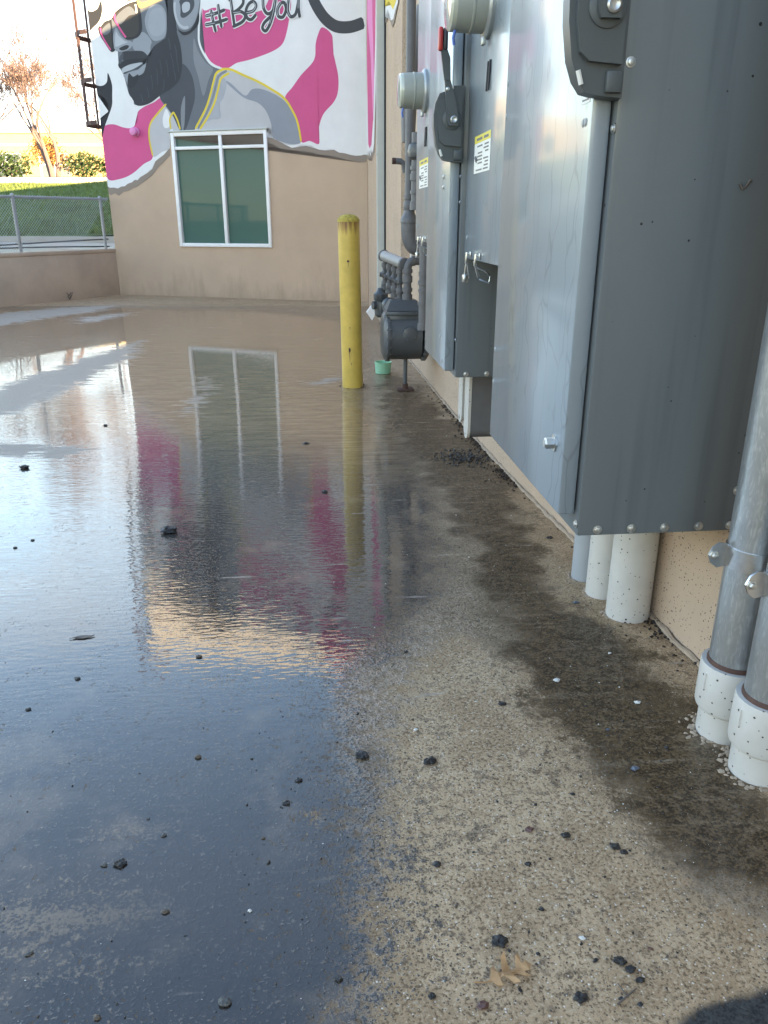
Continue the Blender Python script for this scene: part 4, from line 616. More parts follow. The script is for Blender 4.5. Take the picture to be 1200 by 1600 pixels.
# ------------------------------------------------------------------ caged ladder on the corner
lad = thing('caged_ladder', 'rusty caged ladder fixed to the left corner of the mural wall', 'ladder', MUR, (5.0, -.4, 2.75))
cx, cy, rr = 5.0, -.34, .44
for k, ang in enumerate((-62, -22, 18, 58)):
    aa = R(ang); MB().box((cx + rr * math.cos(aa) - .018, cy + rr * math.sin(aa) - .010, 2.75), (cx + rr * math.cos(aa) + .018, cy + rr * math.sin(aa) + .010, 6.4)).build('cage_bar', 'ladder_rust', lad)
for z in (2.75, 3.42, 4.15, 5.0, 5.8):
    o = MB()
    for k in range(10):
        a0, a1 = R(-90 + 18 * k), R(-72 + 18 * k)
        o.prism([(cx + (rr + q) * math.cos(v), cy + (rr + q) * math.sin(v), z) for q, v in ((.004, a0), (.014, a0), (.014, a1), (.004, a1))], (0, 0, .07))
    o.build('hoop', 'ladder_rust', lad)
for yy in (-.2, -.55): MB().box((5.002, yy - .02, 2.3), (5.03, yy + .02, 6.6)).build('stile', 'ladder_rust', lad)
for k in range(14): MB().cyl((5.02, -.55, 2.4 + k * .3), (5.02, -.2, 2.4 + k * .3), .011, n=8).build('rung', 'ladder_rust', lad)

# ------------------------------------------------------------------ low wall and chain link fence
lw = thing('low_wall', 'low tan stucco yard wall running left from the mural corner', 'wall', LOW, (0, -.1, -.168))
MB().box((-.3, 0, -.4), (9.5, -.22, .648), .012).build('wall_body', 'low_stucco', lw)
MB().box((-.3, .012, .60), (9.5, -.232, .662), .01).build('coping', 'low_stucco', lw)
fe = thing('chain_link_fence', 'grey chain link fence standing along the low yard wall', 'fence', LOW, (1, -.11, .662))
for x0 in (.12, 1.98, 4.3, 6.6, 8.9): 
    p = MB().cyl((x0, -.11, .66), (x0, -.11, 1.53), .030 if x0 != .12 else .028, n=12).build('post', 'galv_fence', fe)
    MB().lathe((x0, -.11, 1.53), [(.034, 0), (.034, .03), (.015, .05)], n=12).build('post_cap', 'galv_fence', p)
MB().cyl((-.05, -.11, 1.525), (9.4, -.11, 1.525), .021, n=12).build('top_rail', 'galv_fence', fe)
o = MB(); step = .052; z0, z1 = .69, 1.56; hh = z1 - z0
for k in range(int((9.4 + hh) / step)):
    for sg in (1, -1):
        xa = -.05 + k * step - (hh if sg > 0 else 0); xb = xa + hh if sg > 0 else xa
        pa, pb = ((xa, z0), (xa + hh, z1)) if sg > 0 else ((xa + hh, z0), (xa, z1))
        # clip to the run
        def clip(p, q):
            (x0_, y0_), (x1_, y1_) = p, q; t0, t1 = 0., 1.
            for lim, sgn in ((-.05, 1), (9.4, -1)):
                d0_, d1_ = (x0_ - lim) * sgn, (x1_ - lim) * sgn
                if d0_ < 0 and d1_ < 0: return None
                if d0_ < 0: t0 = max(t0, d0_ / (d0_ - d1_))
                if d1_ < 0: t1 = min(t1, d0_ / (d0_ - d1_))
            return None if t0 >= t1 else [(x0_ + (x1_ - x0_) * t, y0_ + (y1_ - y0_) * t) for t in (t0, t1)]
        c = clip(pa, pb)
        if c: o.tube([(c[0][0], -.075 - .003 * sg, c[0][1]), (c[1][0], -.075 - .003 * sg, c[1][1])], .0030, 3, cap=False)
o = o.build('wire_mesh', 'galv_fence', fe, smooth=False); o['kind'] = 'stuff'
o = MB()
for zz, ph in ((.70, 0), (.80, 2)): o.tube([(x0, -.14, zz + .035 * math.sin(x0 * .7 + ph)) for x0 in np.arange(0, 9.4, .3)], .012, 6)
o.build('slack_cable', 'dark_gap', fe)
wd_ = thing('weed', 'tiny dry weed at the foot of the low wall', 'weed', LOW, (1.25, .05, -.16))
o = MB()
for k in range(9): o.tube([(1.25, .05, -.165), (1.25 + random.uniform(-.05, .05), .06, -.1), (1.25 + random.uniform(-.09, .09), .07, -.03)], [.005, .004, .002], 4)
o.build('stems', 'dead_leaf', wd_)

# ------------------------------------------------------------------ planting and far building
def leaf_cloud(m_, n, c, rad, size, hollow=.35):
    for _ in range(n):
        while True:
            v = Vector((random.uniform(-1, 1), random.uniform(-1, 1), random.uniform(-1, 1)))
            if v.length <= 1 and v.length > hollow * random.random(): break
        lump = 1 + .22 * math.sin(v.x * 7 + c[0]) * math.cos(v.y * 5 + v.z * 6 + c[1])
        p = Vector(c) + Vector((v.x * rad[0], v.y * rad[1], v.z * rad[2])) * lump
        a = Vector((random.gauss(0, 1), random.gauss(0, 1), random.gauss(0, 1))).normalized(); bq = a.orthogonal().normalized(); cq = a.cross(bq)
        s_ = size * random.uniform(.6, 1.3)
        m_.bm.faces.new([m_.bm.verts.new(p + bq * s_), m_.bm.verts.new(p + cq * s_ * .5), m_.bm.verts.new(p - bq * s_), m_.bm.verts.new(p - cq * s_ * .5)])
HB = [(-22.4, .75, .62, 'bright leafy hedge shrub at the far left of the planting bed'), (-20.2, 1.0, .7, 'dense dark shrub in the bed left of the bare tree'), (-18.6, 1.0, .62, 'dark rounded shrub just left of the bare tree trunks'),
      (-15.0, .95, .62, 'dark shrub just right of the bare tree trunks'), (-13.4, .9, .6, 'shrub in the bed between the dark shrub and the mural wall'), (-12.0, .8, .55, 'shrub in the bed right beside the mural wall edge'), (-17.2, .5, .35, 'small low shrub in front of the tree trunks')]
for x0, rx, hh, lab in HB:
    if x0 == -17.2: continue
    t = thing('shrub', lab, 'shrub', WORLD, (x0, 42.4, 3.14), 'shrubs in the planting bed')
    o = MB(); leaf_cloud(o, 1100, (x0, 42.4, 3.14 + hh * .9), (rx, .7, hh), .085); o.build('foliage', 'leaf_dark', t, smooth=False)
    o = MB()
    for k in range(6): o.tube([(x0, 42.4, 3.1), (x0 + random.uniform(-.3, .3), 42.4 + random.uniform(-.2, .2), 3.5), (x0 + random.uniform(-.6, .6), 42.4, 3.9)], [.03, .02, .01], 5)
    o.build('stem', 'bark', t)
def bare_tree(name, label, base, height, nstem, spread, leafm, nleaf, seed, stem_r=.13, lean=0, leaf_s=.045):
    rnd = random.Random(seed)
    t = thing(name, label, 'tree', WORLD, base)
    tr = MB(); br = MB(); tips = []
    def grow(p, d, L, r, lev):
        n = 4; pts = [p]; rad = [r]
        for i in range(n):
            d = (d + Vector((rnd.gauss(0, .10), rnd.gauss(0, .10), rnd.gauss(0, .05)))).normalized()
            p = p + d * (L / n); pts.append(p); rad.append(r * (1 - .38 * (i + 1) / n))
        (tr if lev < 1 else br).tube(pts, rad, 7 if lev < 2 else (5 if lev < 3 else 3), cap=lev < 2)
        if lev >= 6:
            tips.extend(pts[1:]); return
        for k in range(3 if lev else 3):
            ax = Vector((rnd.gauss(0, 1), rnd.gauss(0, 1), 0)).normalized()
            nd = (d + ax * rnd.uniform(.3, .75) * spread + Vector((0, 0, .16))).normalized()
            grow(pts[-1 - (k == 2)], nd, L * rnd.uniform(.55, .80), max(rad[-1] * rnd.uniform(.6, .82), .0095), lev + 1)
        if lev >= 3: tips.extend(pts[2:])
    for k in range(nstem):
        a_ = k * 2 * math.pi / nstem + .4
        d0 = Vector((math.cos(a_) * .22 + lean, math.sin(a_) * .2, 1)).normalized()
        grow(Vector(base) + Vector((math.cos(a_) * .18, math.sin(a_) * .15, -.05)), d0, height * .34, stem_r * rnd.uniform(.8, 1.05), 0)
    tr.build('trunk', 'bark', t); br.build('branch', 'bark', t)
    o = MB()
    for _ in range(nleaf):
        p = rnd.choice(tips) + Vector((rnd.gauss(0, .10), rnd.gauss(0, .10), rnd.gauss(0, .10)))
        a = Vector((rnd.gauss(0, 1), rnd.gauss(0, 1), rnd.gauss(0, 1))).normalized(); bq = a.orthogonal(); bq.normalize(); cq = a.cross(bq); s_ = leaf_s * rnd.uniform(.5, 1.3)
        o.bm.faces.new([o.bm.verts.new(p + bq * s_), o.bm.verts.new(p + cq * s_ * .5), o.bm.verts.new(p - bq * s_), o.bm.verts.new(p - cq * s_ * .5)])
    o.build('crown', leafm, t, smooth=False)
bare_tree('crape_myrtle', 'nearly bare multi-stemmed tree on the bank with a few reddish leaves', (-16.6, 42.5, 3.1), 6.6, 3, 1.0, 'leaf_bare', 1900, 5, leaf_s=.05)
bare_tree('crape_myrtle', 'bare tree behind the ladder at the mural edge', (-14.2, 47, 3.1), 7.2, 3, .9, 'leaf_bare', 1200, 11)
bare_tree('crape_myrtle', 'bare tree cut off by the left edge of the picture', (-21.5, 46, 3.1), 6.6, 3, 1.0, 'leaf_bare', 1300, 21)
t = thing('autumn_tree', 'small round orange-leaved tree in front of the tan brick building', 'tree', WORLD, (-20.0, 51, 3.15))
o = MB(); o.tube([(-20, 51, 3.1), (-20.05, 51, 3.9), (-19.95, 51, 4.6)], [.09, .07, .04], 7)
for k in range(7): o.tube([(-20, 51, 4.0), (-20 + random.uniform(-.7, .7), 51 + random.uniform(-.6, .6), 4.7), (-20 + random.uniform(-1.3, 1.3), 51 + random.uniform(-.8, .8), 5.4)], [.04, .03, .01], 5)
o.build('trunk', 'bark', t)
o = MB()
for k in range(9): leaf_cloud(o, 330, (-20 + random.uniform(-1.0, 1.0), 51 + random.uniform(-.6, .6), 4.75 + random.uniform(-.5, .7)), (.75, .7, .5), .07)
o.build('crown', 'leaf_autumn', t, smooth=False)

fb = thing('brick_building', 'long tan brick building in sunlight beyond the lawn bank', 'building', WORLD, (-30, 62, 3.1))
YB = 62
spans = [(-33.5, -31), (-28.8, -26.4), (-25.2, -23.0), (-20.3, -18.2), (-16.5, -14.2)]
o = MB(); xprev = -58
for a0, a1 in spans:
    o.box((xprev, YB, 2.9), (a0, YB + .35, 7.0)); o.box((a0, YB, 2.9), (a1, YB + .35, 3.7)); o.box((a0, YB, 5.75), (a1, YB + .35, 7.0)); xprev = a1
o.box((xprev, YB, 2.9), (2, YB + .35, 7.0)); o.box((-58, YB + .35, 2.9), (2, YB + 14, 6.98))
o.build('wall', 'brick', fb, smooth=False)
MB().box((-58.2, YB - .12, 7.0), (2.2, YB + 14, 7.28), .02).build('cornice', 'brick_trim', fb)
MB().box((-58.1, YB - .05, 6.15), (2.1, YB - .002, 6.32)).build('stone_band', 'brick_trim', fb)
for a0, a1 in spans:
    f_ = MB(); f_.box((a0, YB + .1, 3.7), (a0 + .12, YB + .2, 5.75)).box((a1 - .12, YB + .1, 3.7), (a1, YB + .2, 5.75)).box((a0 + .12, YB + .1, 5.63), (a1 - .12, YB + .2, 5.75)).box((a0 + .12, YB + .1, 3.7), (a1 - .12, YB + .2, 3.82))
    mid_ = (a0 + a1) / 2; f_.box((mid_ - .05, YB + .1, 3.82), (mid_ + .05, YB + .2, 5.63)).box((a0 + .12, YB + .11, 4.9), (mid_ - .05, YB + .19, 4.98)).box((mid_ + .05, YB + .11, 4.9), (a1 - .12, YB + .19, 4.98))
    f_ = f_.build('window', 'white_frame', fb)
    MB().box((a0 + .05, YB + .14, 3.75), (a1 - .05, YB + .16, 5.7)).build('pane', 'far_glass', f_, smooth=False)
    MB().box((a0 - .1, YB - .08, 3.58), (a1 + .1, YB + .1, 3.7)).build('sill', 'brick_trim', f_)

# grass blades standing on the bank
gn = 42000; rg = np.random.RandomState(9)
gx = rg.uniform(-27, -6, gn); gy = 26.8 + (41 - 26.8) * rg.rand(gn) ** 1.15; gh = rg.uniform(.05, .15, gn); ga = rg.rand(gn) * 6.28; gw = rg.uniform(.012, .03, gn); lean = rg.normal(0, .05, (gn, 2))
g0 = np.stack([gx, gy, lawn_z(gx, gy) - .01], 1); du = np.stack([np.cos(ga) * gw, np.sin(ga) * gw, 0 * ga], 1)
gvv = np.stack([g0 - du, g0 + du, g0 + np.stack([lean[:, 0], lean[:, 1], gh], 1)], 1).reshape(-1, 3)
me = bpy.data.meshes.new('grass'); me.from_pydata(gvv.tolist(), [], np.arange(gn * 3).reshape(-1, 3).tolist()); mat('grass_blade', (.105, .15, .032), .7, var=.5, scale=.9); me.materials.append(MATS['grass_blade'])
go = bpy.data.objects.new('grass', me); COL.objects.link(go); tag(go, 'short grass blades on the lawn bank', kind='stuff')

# ------------------------------------------------------------------ electrical cabinets on the utility wall
def W3(d, s, z): return (-d, s, z)
def wb(m_, d0, d1, s0, s1, z0, z1, bev=0): return m_.box((-d0, s0, z0), (-d1, s1, z1), bev)
def screw(parent, d, s, z, axis, r=.008, mname='bolt', h=.006):
    o = MB(); o.lathe(W3(d, s, z), [(r * 1.25, 0), (r * 1.25, h * .25), (r * .9, h * .35), (r * .85, h * .8), (r * .5, h)], axis, n=10); return o.build('screw', mname, parent)
NEAR, OUTW = (0, -1, 0), (-1, 0, 0)
def handle_unit(parent, s0, z0, lever_up, dsh=0):
    """flange operating handle: moulded plate facing along the wall, lever on a pivot"""
    outl = [(.388, .0), (.440, .005), (.462, .010), (.478, .030), (.492, .065), (.502, .125), (.504, .165), (.498, .205), (.482, .238), (.445, .250), (.432, .250), (.430, .264), (.388, .266)]
    outl = [(d + dsh, z) for d, z in outl]
    pl_ = MB().prism([W3(d, s0, z0 + z) for d, z in outl], (0, -.040, 0)).build('handle_plate', 'handle_grey', parent)
    inn = [(.398, .055), (.462, .060), (.480, .075), (.490, .125), (.490, .170), (.476, .215), (.440, .228), (.398, .228)]
    MB().prism([W3(d + dsh, s0 - .040, z0 + z) for d, z in inn], (0, -.014, 0)).build('raised_panel', 'handle_grey', pl_)
    MB().box(W3(.425 + dsh, s0 - .040, z0 + .008), W3(.392 + dsh, s0 - .052, z0 + .046), .004).build('foot_block', 'handle_grey', pl_)
    o = MB(); c0 = (.470 + dsh, z0 + .022); c1 = (.478 + dsh, z0 + .046)
    o.tube([W3(c0[0], s0 - .0405, c0[1]), W3(c1[0], s0 - .0405, c1[1])], .0048, 8); o.build('padlock_slot', 'sticker', pl_)
    pv = (.436 + dsh, z0 + .148)
    MB().lathe(W3(pv[0], s0 - .054, pv[1]), [(.036, 0), (.036, .004), (.032, .006)], NEAR).build('pivot_boss', 'handle_grey', pl_)
    lv = [(-.021, -.022), (.016, -.022), (.022, -.010), (.026, .05), (.034, .13), (.012, .13), (-.010, .06), (-.022, .0)]
    lv = MB().prism([W3(pv[0] + x_, s0 - .062, pv[1] + z_) for x_, z_ in lv], (0, -.012, 0)).build('lever', 'handle_grey', pl_)
    if lever_up:
        MB().prism([W3(pv[0] + x_, s0 - .066, pv[1] + z_) for x_, z_ in ((.013, .128), (.036, .128), (.056, .25), (.036, .25), (.016, .20))], (0, -.012, 0)).build('lever_arm', 'handle_grey', pl_)
        MB().box(W3(pv[0] + .062, s0 - .060, pv[1] + .222), W3(pv[0] + .044, s0 - .086, pv[1] + .300), .008).build('red_grip', 'grip_red', pl_)
        MB().box(W3(pv[0] + .0435, s0 - .062, pv[1] + .224), W3(pv[0] + .026, s0 - .084, pv[1] + .298), .008).build('dark_grip', 'grip_dark', pl_)
        screw(pl_, pv[0] + .022, s0 - .074, pv[1] + .10, NEAR, .006)
    MB().lathe(W3(pv[0] - .004, s0 - .074, pv[1] - .002), [(.0135, 0), (.0135, .005), (.010, .0075), (.006, .0055), (.001, .0052)], NEAR).build('pivot_bolt', 'bolt', pl_)

def cabinet(label, s0, s1, z0, z1, door_z0, hz, lever_up, far_trim=.05):
    t = thing('disconnect_cabinet', label, 'cabinet', WALL, W3(.2, (s0 + s1) / 2, z0), 'tall disconnect cabinets on the utility wall')
    o = MB(); wb(o, 0.002, .392, s0, s1, z0, z1, .006); o.build('enclosure', 'cab_side', t)
    o = MB(); wb(o, .396, .437, s0 + .018, s1 - far_trim, door_z0, z1 - .04, .007); door = o.build('door', 'cab_door', t)
    o = MB(); wb(o, .3945, .400, s0 + .025, s1 - far_trim - .01, door_z0 + .01, z1 - .05); o.build('gasket', 'dark_gap', door)
    handle_unit(t, s0 + .012, hz, lever_up, .008)
    return t, door
cA, dA = cabinet('nearest tall grey steel cabinet with rain-streaked glossy door, beside the galvanised pipes', 1.653, 2.455, .471, 2.7, .520, 1.394, False)
for d in (.343, .260, .178, .093, .015): screw(cA, d, 1.653, .487, NEAR, .009)
screw(cA, .374, 1.653, 1.46, NEAR, .008); screw(cA, .010, 1.653, .575, NEAR, .009); screw(cA, .3925, 1.66, 1.345, OUTW, .008); screw(cA, .3925, 1.664, .50, OUTW, .008)
o = MB(); o.lathe(W3(.437, 1.735, .68), [(.022, 0), (.022, .004), (.014, .005), (.014, .022), (.010, .026)], OUTW, n=6); o.build('door_bolt', 'bolt', dA)
for s, z in ((2.386, 1.529), (2.386, 1.445), (2.38, .80), (2.38, .70), (1.70, 1.36), (1.715, 1.36)): screw(dA, .437, s, z, OUTW, .007, 'screw_paint', .003)
o = MB(); wb(o, .4372, .4380, 1.685, 1.735, 1.395, 1.47); lb = o.build('label', 'sticker', dA)
o = MB()
for k in range(5): wb(o, .4381, .4384, 1.69, 1.73 - .006 * (k % 2), 1.40 + k * .012, 1.403 + k * .012)
o.build('print', 'print', lb)
# scratch and scuff on the side
o = MB().tube([W3(.118, 1.6515, 1.245), W3(.112, 1.650, 1.235), W3(.105, 1.6505, 1.239), W3(.098, 1.650, 1.252), W3(.094, 1.651, 1.25)], .0028, 6); o.build('scuff', 'dead_leaf', cA)

cD, dD = cabinet('farther tall grey steel cabinet with raised red-gripped handle, beyond the meter box', 3.276, 3.93, .540, 2.7, .566, 1.382, True)
for d in (.345, .255, .165): screw(cD, d, 3.276, .555, NEAR, .009)
for s, z in ((3.41, .70), (3.36, .60)): screw(dD, .437, s, z, OUTW, .009, 'screw_paint', .004)
for s, z in ((3.285, 1.335), (3.285, 1.24), (3.285, .70)): screw(cD, .3925, s, z, OUTW, .007, 'zinc')
screw(dD, .437, 3.42, 1.34, OUTW, .008); screw(dD, .437, 3.42, 1.30, OUTW, .008)

def meter_box(label, s0, s1, z0, meter_s, meter_z, meter_label, lab_s, lab_z, hasps, lab_h):
    t = thing('meter_box', label, 'meter box', WALL, W3(.18, (s0 + s1) / 2, z0), 'meter boxes on the utility wall')
    o = MB(); wb(o, .002, .374, s0, s1, z0, 2.7, .006); o.build('enclosure', 'cab_door', t)
    o = MB(); wb(o, .3745, .3755, lab_s[0], lab_s[1], lab_z, lab_z + lab_h); lb_ = o.build('label', 'sticker', t)
    o = MB(); wb(o, .3756, .3760, lab_s[0], lab_s[1], lab_z + lab_h * .80, lab_z + lab_h); o.build('label_header', 'sticker_yellow', lb_)
    o = MB(); L_ = lab_s[1] - lab_s[0]
    for c0, c1 in ((.10, .40), (.48, .86)):
        for k in range(8):
            if (k + int(c0 * 10)) % 5: wb(o, .3757, .3761, lab_s[1] - L_ * (1 - c0) if False else lab_s[0] + L_ * c0, lab_s[0] + L_ * (c1 - .05 * (k % 3)), lab_z + lab_h * (.06 + .09 * k), lab_z + lab_h * (.10 + .09 * k))
    wb(o, .3761, .3764, lab_s[0] + L_ * .12, lab_s[0] + L_ * .4, lab_z + lab_h * .86, lab_z + lab_h * .93); wb(o, .3761, .3764, lab_s[0] + L_ * .5, lab_s[0] + L_ * .85, lab_z + lab_h * .86, lab_z + lab_h * .93)
    o.tube([W3(.3765, lab_s[1] - L_ * .22, lab_z + lab_h * .36), W3(.3768, lab_s[1] - L_ * .13, lab_z + lab_h * .46), W3(.3768, lab_s[1] - L_ * .17, lab_z + lab_h * .30), W3(.3768, lab_s[1] - L_ * .06, lab_z + lab_h * .44)], .003, 5)
    o.build('print', 'print', lb_)
    for s, z in ((s0 + .05, z0 + .08), (s1 - .05, z0 + .08), (s0 + .03, z0 + .55), (s0 + .03, z0 + .40)): screw(t, .374, s, z, OUTW, .007, 'screw_paint', .003)
    o = MB(); o.tube([W3(.377, meter_s - .03, meter_z - .17), W3(.380, meter_s - .03, meter_z - .26)], .004, 6).tube([W3(.377, meter_s - .06, meter_z - .17), W3(.380, meter_s - .06, meter_z - .26)], .004, 6); o.build('slot', 'dark_gap', t)
    # wire hasps and seal hanging from the lower edge
    for k, hs in enumerate(hasps):
        h_ = MB(); h_.tube([W3(.379, hs, z0 + .022), W3(.392, hs, z0 + .026), W3(.394, hs, z0 - .012), W3(.386, hs, z0 - .02)], .0045, 6)
        h_.box(W3(.375, hs - .008, z0 + .008), W3(.380, hs + .008, z0 + .030), .002); h_ = h_.build('hasp', 'zinc', t)
        if k == 0:
            MB().tube([W3(.392, hs, z0 - .010), W3(.398, hs + .005, z0 - .06), W3(.395, hs + .006, z0 - .075)], .003, 5).tube([W3(.388, hs, z0 - .012), W3(.378, hs + .006, z0 - .07)], .003, 5).box(W3(.385, hs - .012, z0 - .085), W3(.405, hs + .016, z0 - .055), .003).build('seal_tag', 'zinc', h_)
        else:
            MB().prism([W3(.398, hs, z0 - .0), W3(.392, hs, z0 + .006), W3(.372, hs, z0 - .05), W3(.380, hs, z0 - .056)], (0, .012, 0)).tube([W3(.388, hs, z0 - .02), W3(.36, hs - .01, z0 - .03), W3(.335, hs - .01, z0 - .05), W3(.34, hs - .01, z0 - .075), W3(.375, hs, z0 - .062)], .0035, 6).build('seal_wire', 'zinc', h_)
    # the round meter is a thing of its own plugged into the box
    m_ = thing('electric_meter', meter_label, 'meter', WALL, W3(.39, meter_s, meter_z - .1), 'round electric meters')
    c = W3(.374, meter_s, meter_z)
    MB().lathe(c, [(.100, 0), (.100, .012), (.094, .020), (.088, .022)], OUTW, 36).build('socket_ring', 'meter_ring', m_)
    MB().lathe(W3(.396, meter_s, meter_z), [(.084, 0), (.0835, .038), (.0860, .040), (.0860, .046), (.0825, .048), (.081, .098)], OUTW, 36).build('case', 'meter_case', m_)
    MB().lathe(W3(.494, meter_s, meter_z), [(.081, 0), (.080, .014), (.072, .022), (.03, .025)], OUTW, 36).build('face', 'meter_glass', m_)
    MB().tube([W3(.494, meter_s - .03, meter_z - .082), W3(.500, meter_s - .032, meter_z - .105), W3(.496, meter_s - .03, meter_z - .125)], .005, 6).build('seal', 'seal_blue', m_)
    MB().box(W3(.384, meter_s - .014, meter_z - .118), W3(.398, meter_s + .014, meter_z - .092), .003).build('ring_latch', 'meter_ring', m_)
    return t
meter_box('grey meter box with yellow-headed label between the two tall cabinets', 2.50, 3.268, 1.03, 2.965, 1.845, 'large round electric meter nearest the camera, at the top edge of the picture', (2.855, 3.12), 1.335, (3.12, 2.95), .125)
meter_box('farthest pale meter box with yellow-headed label beyond the red-gripped handle', 3.985, 4.76, 1.06, 4.43, 1.79, 'smaller-looking round electric meter above the gas pipes', (4.30, 4.62), 1.335, (4.52, 4.34), .14)

# ------------------------------------------------------------------ conduits
def fitting_box(label, s, bottom, front):
    t = thing('conduit_fitting', label, 'conduit', WALL, W3(.14, s, bottom), 'grey conduit fittings under the cabinet')
    w_ = .045
    prof = [(s - w_, .545), (s - w_, bottom + .045)] + [(s - w_ * math.cos(a_), bottom + .045 - .045 * math.sin(a_)) for a_ in np.linspace(.2, math.pi - .2, 7)] + [(s + w_, bottom + .045), (s + w_, .545)]
    MB().prism([W3(.0, y, z) for y, z in prof], (-(front - .014), 0, 0)).build('body', 'gas_grey', t)
    MB().prism([W3(front - .013, s + (y - s) * 1.06, z - .004 * (z < .5)) for y, z in prof], (-.013, 0, 0)).build('cover', 'pvc_white', t)
    screw(t, front, s, bottom + .02, OUTW, .006); screw(t, front, s, .51, OUTW, .006)
fitting_box('nearer grey conduit fitting with white cover under the red-gripped cabinet', 3.50, .215, .292)
fitting_box('farther grey conduit fitting with white cover, second under the red-gripped cabinet', 3.74, .235, .275)
for lab, s, d, r, m_, grp in (('white PVC conduit nearest the galvanised pipes, under the nearest cabinet', 2.03, .070, .064, 'pvc_white', 1), ('white PVC conduit in the middle of three under the nearest cabinet', 2.20, .080, .058, 'pvc_white', 1), ('thinner grey conduit farthest of three under the nearest cabinet', 2.345, .088, .050, 'pvc_grey', 1)):
    t = thing('conduit', lab, 'conduit', WALL, W3(d, s, float(gz(s))), 'conduits under the nearest cabinet')
    MB().cyl(W3(d, s, float(gz(s)) - .05), W3(d, s, .474), r, n=28).build('pipe', m_, t)
    o = MB(); z_ = float(gz(s))
    for k in range(90):
        a_ = random.random() * 6.28; r_ = r + abs(random.gauss(0, .008)); o.rock(W3(d + math.cos(a_) * r_, s + math.sin(a_) * r_, z_ + .001), random.uniform(.005, .014), .5)
    o = o.build('mortar_collar', 'sealant', t); o['kind'] = 'stuff'
def galv(lab, s, d):
    z0 = float(gz(s)); t = thing('galvanised_conduit', lab, 'conduit', WALL, W3(d, s, z0), 'galvanised conduits at the right edge')
    MB().cyl(W3(d, s, z0 + .16), W3(d, s, 4.2), .053, n=32).build('pipe', 'galv', t)
    c = MB().lathe(W3(d, s, z0 - .06), [(.056, 0), (.056, .125), (.066, .133), (.068, .14), (.068, .235), (.0665, .243), (.058, .243)], n=32).build('coupling', 'pvc_white', t)
    MB().box(W3(d + .0695, s - .0145, z0 + .125), W3(d + .06, s - .0085, z0 + .165)).build('seam_tab', 'pvc_white', c)
    MB().lathe(W3(d, s, z0 + .183), [(.0565, 0), (.0565, .006), (.0540, .010)], n=32).build('rust_ring', 'rusty', t)
    z = .52; st = MB()
    pts = []
    for a_ in np.linspace(R(-70), R(250), 24): pts.append((d + .0555 * math.cos(a_), s - .0555 * math.sin(a_)))
    for z_ in (z - .022, z + .022): pass
    o = MB(); n_ = 28
    o.lathe(W3(d, s, z - .022), [(.0535, 0), (.0565, 0), (.0565, .044), (.0535, .044)], n=32)
    o.prism([W3(d + .046 + .048 * x_, s + .012, z + .030 * y_) for x_, y_ in ((0, -.75), (.55, -.95), (.85, -.6), (1, 0), (.85, .6), (.55, .95), (0, .75))], (0, -.005, 0))
    o = o.build('strap', 'zinc', t)
    MB().lathe(W3(d + .082, s + .007, z), [(.010, 0), (.010, .002), (.0065, .003), (.0065, .008), (.004, .009)], NEAR, 6).build('strap_bolt', 'bolt', o)
    o = MB()
    for k in range(120):
        a_ = random.random() * 6.28; r_ = .058 + abs(random.gauss(0, .012)); o.rock(W3(d + math.cos(a_) * r_, s + math.sin(a_) * r_, z0 + .001), random.uniform(.006, .017), .45)
    o = o.build('mortar_collar', 'sealant', t); o['kind'] = 'stuff'
galv('galvanised conduit with white coupling nearer the cabinet, strapped to the wall', 1.405, .100)
galv('galvanised conduit cut by the right edge of the picture, nearest the camera', 1.262, .098)

# ------------------------------------------------------------------ bollard
bs, bd = 6.47, .66; bz = float(gz(bs))
t = thing('bollard', 'yellow steel bollard with rusty worn paint in front of the gas meter', 'bollard', WALL, W3(bd, bs, bz))
t.rotation_euler = (R(.3), R(-.7), A)
MB().cyl(W3(bd, bs, bz - .05), W3(bd, bs, bz + 1.300), .086, n=40).build('post', 'bollard_paint', t)
MB().lathe(W3(bd, bs, bz + 1.298), [(.0875, 0), (.0875, .012), (.078, .030), (.058, .045), (.03, .054), (.003, .057)], n=40).build('cap', 'bollard_cap', t)
for ang, z, a_, c_ in ((-100, 1.01, .010, .010), (-105, .32, .009, .022), (-98, .21, .004, .004), (-100, .50, .004, .004)):
    aa = R(ang); ctr = Vector(W3(bd, bs, bz + z)) + Vector((math.cos(aa), math.sin(aa), 0)) * .0862
    tx = Vector((-math.sin(aa), math.cos(aa), 0)); nrm = Vector((math.cos(aa), math.sin(aa), 0))
    MB().prism([ctr + tx * a_ * math.cos(k * .785) * random.uniform(.6, 1.2) + Vector((0, 0, 1)) * c_ * math.sin(k * .785) * random.uniform(.6, 1.2) for k in range(8)], nrm * .0016).build('paint_chip', 'rusty', t)
    MB().prism([ctr + tx * -.0025, ctr + tx * .0025, ctr + tx * .001 + Vector((0, 0, -.09 * c_ / .02)), ctr - tx * .001 + Vector((0, 0, -.09 * c_ / .02))], nrm * .0009).build('rust_run', 'stone_red', t)
o = MB()
for k in range(70):
    a_ = random.random() * 6.28; rr_ = .088 + abs(random.gauss(0, .025)); o.rock(W3(bd + math.cos(a_) * rr_, bs + math.sin(a_) * rr_, bz + .002), random.uniform(.006, .016), .5)
o = o.build('foot_dirt', 'mulch', t); o['kind'] = 'stuff'

